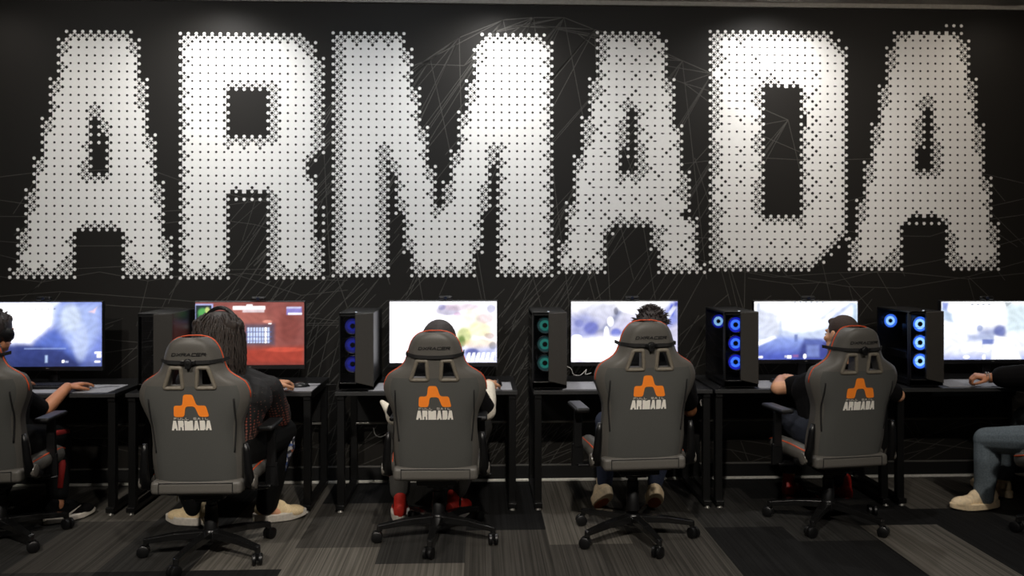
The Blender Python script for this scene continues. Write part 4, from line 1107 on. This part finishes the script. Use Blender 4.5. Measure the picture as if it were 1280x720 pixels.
def jersey_mat():
    m, N, L, b = new_mat('jersey_dotted'); g = NG(m)
    tc = N.new('ShaderNodeTexCoord'); vo = N.new('ShaderNodeTexVoronoi'); vo.inputs['Scale'].default_value = 62; vo.inputs['Randomness'].default_value = .15
    L.new(tc.outputs['Object'], vo.inputs['Vector'])
    nz = N.new('ShaderNodeTexNoise'); nz.inputs['Scale'].default_value = 2.2; L.new(tc.outputs['Object'], nz.inputs['Vector'])
    sp = N.new('ShaderNodeSeparateXYZ'); L.new(tc.outputs['Object'], sp.inputs[0])
    low = g.m('MULTIPLY', g.m('SUBTRACT', .93, sp.outputs[2]), 4.5)
    rad = g.m('MULTIPLY', g.m('MAXIMUM', low, 0), .34)
    on = g.m('LESS_THAN', vo.outputs['Distance'], rad)
    rp = N.new('ShaderNodeValToRGB'); rp.color_ramp.elements[0].color = (.24, .05, .03, 1); rp.color_ramp.elements[1].color = (.15, .11, .09, 1); rp.color_ramp.elements[0].position = .42; rp.color_ramp.elements[1].position = .55
    L.new(nz.outputs['Fac'], rp.inputs['Fac'])
    mx = N.new('ShaderNodeMix'); mx.data_type = 'RGBA'; L.new(on, mx.inputs['Factor']); mx.inputs['A'].default_value = (.004, .0035, .004, 1); L.new(rp.outputs[0], mx.inputs['B'])
    L.new(mx.outputs['Result'], b.inputs['Base Color']); b.inputs['Roughness'].default_value = .75
    return m
M_jersey = jersey_mat()
def parts2(r, J, Rm, P, torso, arm, leg):
    bm = bmesh.new(); torso(bm, .016); arm(bm, 'L', .024, 1.25); arm(bm, 'R', .026, 1.2); fuse('jersey', bm, M_jersey, r, .006)
    bm = bmesh.new(); add_cap(bm, J['pelvis']-V3(.06, 0, 0), .12, J['pelvis']+V3(.06, 0, 0), .12); leg(bm, 'L', .026, 2.02, 1.05); leg(bm, 'R', .028, 2.02, 1.05); fuse('trousers', bm, M_trk, r, .007)
    # white letters across the shoulders
    bm = bmesh.new(); c = J['neck']+V3(-.02, -.125, -.005)
    def blk(x, z, w, h): box(bm, c+V3(x, -.0, z), (w, .004, h))
    for ox in (0, .045):
        blk(ox, 0, .009, .04); blk(ox+.014, .0165, .026, .008); blk(ox+.014, -.0165, .026, .008)
    blk(.028, 0, .009, .026); blk(.057, 0, .02, .008)
    obj('back_lettering', bm, M_logo_wh, r)
    # long wavy hair: fused volume plus locks
    bm = bmesh.new(); rn = random.Random(5)
    E = lambda x, y, z, a, b, c_: add_ell(bm, P(x, y, z), (a, b, c_), Rm, 22)
    E(0, -.02, .030, .128, .120, .110); E(0, -.06, -.05, .118, .08, .115); E(0, -.07, -.13, .128, .062, .10); E(-.05, -.06, -.17, .06, .05, .08); E(.06, -.06, -.18, .06, .05, .09)
    E(-.095, .0, -.09, .04, .055, .12); E(.098, .0, -.09, .04, .055, .12); E(0, .05, .09, .06, .03, .035)
    for k in range(60):
        a = rn.uniform(PI*.95, PI*2.05); z = rn.uniform(-.22, .08); w = .108+.02*math.sin(z*18)
        E(w*math.cos(a), -.04+.075*math.sin(a), z, .020, .018, .03)
    o = fuse('hair', bm, M_hair_b, r, .006, 2)
    bm = bmesh.new()
    for k in range(230):
        a = rn.uniform(PI*.93, PI*2.07); x0, y0 = math.cos(a), math.sin(a); ph = rn.uniform(0, 6); amp = rn.uniform(.004, .011); pts, rr = [], []
        zt = rn.uniform(.0, .13); n = 12; zb = rn.uniform(-.27, -.16)
        for i in range(n):
            t = i/(n-1); z = zt+(zb-zt)*t
            prof = (.128*math.sqrt(max(0, 1-(max(0, z-.03)/.112)**2)) if z > .03 else .128+.012*min(1, (.03-z)/.15))
            wv = amp*math.sin(ph+t*rn.uniform(8, 11))
            pts.append(P((prof+.004)*x0+wv, -.03+(prof*.86)*y0-.01*t+wv*.5, z)); rr.append(.0042*(1-t**3*.7))
        tube(bm, pts, 1, 5, rr=rr)
    obj('hair_locks', bm, M_hair_b, o, smooth=True)
    shoe(r, V3(J['anL'].x+.03, J['anL'].y, .004), 1.35, M_cream2, M_white, .285, chunky=1.45)
    shoe(r, V3(J['anR'].x-.01, J['anR'].y+.03, .004), -1.25, M_cream2, M_white, .30, chunky=1.45)
    # patterned panel down the right trouser leg
    m, N, L, b = new_mat('patterned_cloth'); tc = N.new('ShaderNodeTexCoord'); vo = N.new('ShaderNodeTexVoronoi'); vo.inputs['Scale'].default_value = 45; L.new(tc.outputs['Object'], vo.inputs['Vector'])
    rp = N.new('ShaderNodeValToRGB'); rp.color_ramp.interpolation = 'CONSTANT'; e = rp.color_ramp.elements; e[0].color = (.02, .02, .03, 1); e[1].position = .35; e[1].color = (.32, .32, .35, 1); n = e.new(.55); n.color = (.05, .09, .25, 1); n = e.new(.7); n.color = (.3, .1, .05, 1); n = e.new(.85); n.color = (.4, .38, .34, 1)
    sp = N.new('ShaderNodeSeparateColor'); L.new(vo.outputs['Color'], sp.inputs[0]); L.new(sp.outputs[0], rp.inputs['Fac']); L.new(rp.outputs[0], b.inputs['Base Color'])
    k, a = J['knR'], J['anR']; bm = bmesh.new()
    tube(bm, [k+V3(.066, -.02, .02), k+V3(.062, -.035, -.08), k*.6+a*.4+V3(.062, -.035, 0), k*.35+a*.65+V3(.055, -.03, 0)], 1, 10, rr=[.012, .024, .024, .014]); obj('patterned_panel', bm, m, r, smooth=True)
    # cord of the waistband hanging down
    bm = bmesh.new()
    for x in (-.008, .01): tube(bm, [J['pelvis']+V3(-.20+x, .02, -.1), J['pelvis']+V3(-.202+x*1.6, .02, -.2), J['pelvis']+V3(-.20+x*2.4, .02, -.27)], .0022, 6)
    obj('waist_cord', bm, mat('yellow_cord', (170, 150, 90), .7), r)
person('person with long wavy brown hair and dotted black jersey before the red monitor', J, M_skin, parts2, head_yaw=-.15)
headphones('thin black headphones over the long brown hair', J['head'], Matrix.Rotation(-.15, 3, 'Z'), sc=1.16)
# bracelet of player 2 (worn)
# --- player 3 (white cuffs)
c3 = CH3.location
h3 = at(549, 431, -.98)
J = dict(pelvis=V3(c3.x, c3.y-.03, .55), chest=V3(c3.x, c3.y+.03, .80), neck=V3(h3.x, h3.y-.06, .96), head=h3)
J['shL'] = V3(h3.x-.16, h3.y-.08, .86); J['shR'] = V3(h3.x+.16, h3.y-.08, .86)
J['elR'] = at(607, 513, -.98); J['wrR'] = at(611, 480, -.72); J['elL'] = at(495, 519, -.98); J['wrL'] = V3(h3.x-.16, -.66, .79)
J['dR'] = V3(.12, 1, -.05); J['nR'] = V3(0, 0, -1); J['dL'] = V3(.1, 1, -.05); J['nL'] = V3(0, 0, -1); J['curlR'] = .8; J['curlL'] = .5
J['hpL'] = V3(c3.x-.09, c3.y, .54); J['hpR'] = V3(c3.x+.09, c3.y, .54)
J['knL'] = at(500, 560, -.72); J['knR'] = at(600, 560, -.72); J['knL'].z = J['knR'].z = .53; J['anL'] = at(500, 620, -.86); J['anR'] = at(568, 620, -.84); J['anL'].z = J['anR'].z = .13
def parts3(r, J, Rm, P, torso, arm, leg):
    bm = bmesh.new(); torso(bm, .016); arm(bm, 'L', .02, .95); arm(bm, 'R', .02, .95); fuse('sweater', bm, M_tee, r, .006)
    for S, sx in (('L', -1), ('R', 1)):
        bm = bmesh.new(); e, w = J['el'+S], J['wr'+S]; s0 = J['sh'+S]
        add_cap(bm, e*.82+s0*.18, .064, e, .062); add_cap(bm, e, .060, e*.55+w*.45, .056); add_cap(bm, e*.55+w*.45, .055, e*.12+w*.88, .042)
        if S == 'L': add_cap(bm, e+V3(-.02, .0, .01), .04, e+V3(-.085, .04, .07), .014)
        fuse('white_sleeve', bm, mat('white_fleece', (222, 214, 198), .9, nscale=120, bump=.6), r, .006)
    bm = bmesh.new(); add_cap(bm, J['pelvis']-V3(.06, 0, 0), .12, J['pelvis']+V3(.06, 0, 0), .12); leg(bm, 'L', .018, 1.88, 1.05); leg(bm, 'R', .018, 1.88, 1.05); fuse('trousers', bm, M_grey, r, .007)
    hair_cap(r, P, Rm, M_hair_k, .024, bump=0)
    for S, yw in (('L', .12), ('R', -.35)):
        an = J['an'+S]; shoe(r, V3(an.x, an.y+.0, .004), yw, M_redshoe, M_white, .285, low=False, chunky=1.3, heel_tab=M_redshoe)
        bm = bmesh.new(); add_cap(bm, an+V3(0, -.0, -.035), .043, an+V3(0, .002, -.015), .042); obj('ankle_collar', bm, M_blk, r, smooth=True)
person('person in a black sweater with white sleeves and red shoes, before the nearly white monitor', J, M_skin, parts3)

# --- player 4 (jeans, hidden behind the highest chair)
c4 = CH4.location
h4 = at(813, 415, -1.0)
J = dict(pelvis=V3(c4.x+.02, c4.y-.03, .60), chest=V3(c4.x+.03, c4.y+.02, .86), neck=V3(h4.x, h4.y-.07, 1.03), head=h4)
J['shL'] = V3(h4.x-.18, h4.y-.09, .92); J['shR'] = V3(h4.x+.15, h4.y-.09, .92)
J['elR'] = at(862, 512, -1.0); J['wrR'] = at(850, 483, -.70); J['elL'] = V3(h4.x-.20, -.95, .78); J['wrL'] = V3(h4.x-.14, -.66, .79)
J['dR'] = V3(.1, 1, -.05); J['nR'] = V3(0, 0, -1); J['dL'] = V3(.1, 1, -.05); J['nL'] = V3(0, 0, -1)
J['hpL'] = V3(c4.x-.09, c4.y, .58); J['hpR'] = V3(c4.x+.09, c4.y, .58)
J['knL'] = at(757, 545, -.70); J['knR'] = at(838, 545, -.70); J['anL'] = at(756, 608, -.83); J['anR'] = at(818, 608, -.83)
J['knL'].z = J['knR'].z = .55; J['anL'].z = J['anR'].z = .19
def parts4(r, J, Rm, P, torso, arm, leg):
    bm = bmesh.new(); torso(bm, .014); arm(bm, 'L', .02, .8); arm(bm, 'R', .022, .75); fuse('t_shirt', bm, M_tee, r, .006)
    bm = bmesh.new(); add_cap(bm, J['pelvis']-V3(.06, 0, 0), .12, J['pelvis']+V3(.06, 0, 0), .12); leg(bm, 'L', .012, 1.96, .95); leg(bm, 'R', .012, 1.96, .95); fuse('jeans', bm, M_jean, r, .007)
    hair_cap(r, P, Rm, M_hair_k, .016, bump=14, spikes=320, length=.032, seed=3)
    for S, yw in (('L', .25), ('R', -.1)):       # feet tucked back, resting on the toes, soles towards the back
        an = J['an'+S]
        shoe(r, V3(an.x, an.y-.02, .115), yw, M_cream, M_cream, .25, pitch=-.62, accent=M_gum, laces=False, chunky=1.4)
person('person in blue jeans with tousled dark hair, feet tucked on tiptoe under the highest chair', J, M_skin_d, parts4)

# --- player 5 (cropped hair)
c5 = CH5.location
h5 = at(1051, 420, -.84)
J = dict(pelvis=V3(c5.x-.0, c5.y-.03, .55), chest=V3(c5.x+.0, c5.y+.08, .76), neck=at(1060, 462, -.84), head=h5)
J['shL'] = at(1026, 481, -.76); J['shR'] = at(1096, 481, -.76)
J['elL'] = at(976, 489, -.72); J['wrL'] = at(978, 472, -.60); J['elR'] = at(1122, 494, -.72); J['wrR'] = at(1104, 483, -.58)
J['elL'] = at(972, 485, -.70); J['wrL'] = at(976, 474, -.52)
J['dL'] = V3(.8, .5, .12); J['nL'] = V3(0, 0, -1); J['dR'] = V3(-.2, 1, 0); J['nR'] = V3(0, 0, -1); J['curlL'] = .7
J['hpL'] = V3(c5.x-.11, c5.y, .54); J['hpR'] = V3(c5.x+.07, c5.y, .54)
J['knL'] = at(985, 530, -.55); J['knL'].z = .53; J['knR'] = V3(c5.x+.12, -.5, .53); J['anL'] = at(986, 588, -.58); J['anR'] = at(1055, 585, -.6)
J['anL'].z = .15; J['anR'].z = .10; J['ftL'] = V3(.6, .75, 0)
def parts5(r, J, Rm, P, torso, arm, leg):
    bm = bmesh.new(); torso(bm, .014); arm(bm, 'L', .024, .62); arm(bm, 'R', .022, .7); fuse('t_shirt', bm, M_tee, r, .006)
    bm = bmesh.new(); add_cap(bm, J['pelvis']-V3(.06, 0, 0), .12, J['pelvis']+V3(.06, 0, 0), .12); leg(bm, 'L', .016, 1.8, 1.0); leg(bm, 'R', .016, 1.9, 1.0); fuse('jeans', bm, mat('dark_denim', (28, 33, 46), .9, nscale=160, noise=.3), r, .007)
    hair_cap(r, P, Rm, M_hair_c, .004)
    shoe(r, V3(J['anL'].x, J['anL'].y, .02), -.6, mat('deep_red_shoe', (150, 24, 18), .5), mat('dark_red_sole', (70, 14, 12), .6), .285, low=False, laces=True, pitch=-.05)
    shoe(r, V3(J['anR'].x, J['anR'].y, .004), .1, mat('deep_red_shoe', (150, 24, 18), .5), mat('dark_red_sole', (70, 14, 12), .6), .285, low=False)
person('person with cropped hair in a black t-shirt and red shoes, elbow out to the left', J, M_skin, parts5, head_yaw=.42, head_pitch=-.05, head_tilt=.12)

# --- player 6 (right edge, mostly out of frame)
c7 = CH7.location
h6 = at(1372, 405, -.9)
J = dict(pelvis=V3(c7.x+.06, c7.y-.0, .55), chest=V3(c7.x+.05, c7.y+.06, .86), neck=V3(h6.x, h6.y-.04, 1.02), head=h6)
J['shL'] = V3(h6.x-.17, h6.y+.02, .97); J['shR'] = V3(h6.x+.17, h6.y-.08, .97)
J['elL'] = at(1296, 470, -.80); J['wrL'] = at(1238, 472, -.66); J['elR'] = V3(h6.x+.2, -.8, .8); J['wrR'] = V3(h6.x+.1, -.56, .79)
J['dL'] = V3(-.92, .30, .05); J['nL'] = V3(0, .15, -1); J['dR'] = V3(0, 1, 0); J['nR'] = V3(0, 0, -1); J['curlL'] = 1.25
J['hpL'] = V3(c7.x-.02, c7.y-.06, .54); J['hpR'] = V3(c7.x+.12, c7.y+.05, .54)
J['knL'] = at(1234, 550, -.78); J['anL'] = at(1230, 617, -.78); J['knR'] = V3(c7.x+.12, -.60, .53); J['anR'] = V3(c7.x+.02, -.5, .10)
J['ftL'] = V3(-1, .1, 0); J['ftR'] = V3(-.3, .8, 0)
def parts6(r, J, Rm, P, torso, arm, leg):
    bm = bmesh.new(); torso(bm, .016); arm(bm, 'L', .034, 1.72); arm(bm, 'R', .022, 1.8); fuse('long_sleeved_shirt', bm, M_tee, r, .006)
    bm = bmesh.new(); add_cap(bm, J['pelvis']-V3(.06, 0, 0), .12, J['pelvis']+V3(.06, 0, 0), .12); leg(bm, 'L', .017, 1.93, 1.06); leg(bm, 'R', .015, 1.9, 1.0); 
    a = J['anL']; add_cap(bm, a+V3(0, 0, .05), .060, a+V3(0, 0, .01), .060); add_cap(bm, a+V3(0, 0, -.004), .057, a+V3(0, 0, -.02), .058)
    fuse('jeans', bm, M_jean_l, r, .006, 3)
    hair_cap(r, P, Rm, M_hair_k, .012)
    shoe(r, V3(J['anL'].x+.02, J['anL'].y, .012), PI/2+.0, M_cream, M_cream, .30, pitch=-.06, low=False, chunky=1.25)
    shoe(r, V3(J['anR'].x, J['anR'].y, .004), .3, M_cream, M_cream, .30, low=False, chunky=1.25)
    bm = bmesh.new(); w = J['wrL']; d = J['dL'].normalized(); u = V3(0, 0, 1); s = d.cross(u)
    for q in (.0, .014): tube(bm, [w+d*(q+.012)+(u*math.cos(t)+s*math.sin(t))*.032 for t in [2*PI*k/20 for k in range(20)]], .0028, 6, closed=True)
    obj('bracelet', bm, M_steel, r, smooth=True)
person('person in light jeans and cream shoes at the right edge, fist on the desk', J, M_skin_b, parts6, head_yaw=.1)

# ------------------------------------------------------------------ lights
def downlight(x, y, power, size=1.2, blend=.6, tilt=(0, 0), col=(1, .95, .88), rad=.05, label=None):
    r = thing('ceiling_downlight', label or 'recessed white ceiling downlight above the room', 'ceiling light', (x, y, ZC), 0, 'recessed ceiling downlights')
    bm = bmesh.new(); tube(bm, [(.075*math.cos(2*PI*k/24), .075*math.sin(2*PI*k/24), -.004) for k in range(24)], .008, 6, closed=True); obj('trim_ring', bm, M_white, r, smooth=True)
    bm = bmesh.new(); lathe(bm, [(.066, -.003), (.066, -.001)], (0, 0, 0), 24); obj('lamp_face', bm, led('lamp_glow', (255, 240, 220), 3), r)
    ld = bpy.data.lights.new('spot_lamp', 'SPOT'); ld.energy = power; ld.spot_size = size; ld.spot_blend = blend; ld.color = col; ld.shadow_soft_size = rad
    lo = bpy.data.objects.new('spot_lamp', ld); COL.objects.link(lo); lo.parent = r; lo.location = (0, 0, -.02); lo.rotation_euler = (tilt[0], tilt[1], 0)
    return r
# wall washers, close to the lettering wall
for px in (250, 618, 985):
    downlight(fl(px, -.42), -.42, 66, 2.7, 1.0, (.16, 0), (1, .98, .96), .05)
downlight(fl(1290, -.42), -.42, 7, 2.7, 1.0, (.16, 0), (1, .9, .78), .05)
downlight(fl(-60, -.42), -.42, 9, 2.7, 1.0, (.16, 0), (1, .92, .84), .05)
# unseen fill row added further back to light the letters, chairs and carpet
for x, pw, c in ((-2.7, 300, (1, .97, .93)), (-.6, 260, (.93, .96, 1)), (1.4, 175, (1, .95, .90)), (3.3, 165, (1, .88, .76))):
    downlight(x, -3.0, pw, 1.35, 1.0, (1.22, 0), c, .08)
for x, pw in ((-2.2, 580), (.2, 720), (2.6, 340)):  # second fill row, added out of view to brighten chair backs and floor
    downlight(x, -4.6, pw, 1.3, .9, (.66, 0), (1, .93, .84), .08)
w = bpy.data.worlds.new('room_dim'); SC.world = w; w.use_nodes = True
w.node_tree.nodes['Background'].inputs[0].default_value = (.5, .55, .65, 1); w.node_tree.nodes['Background'].inputs[1].default_value = .02
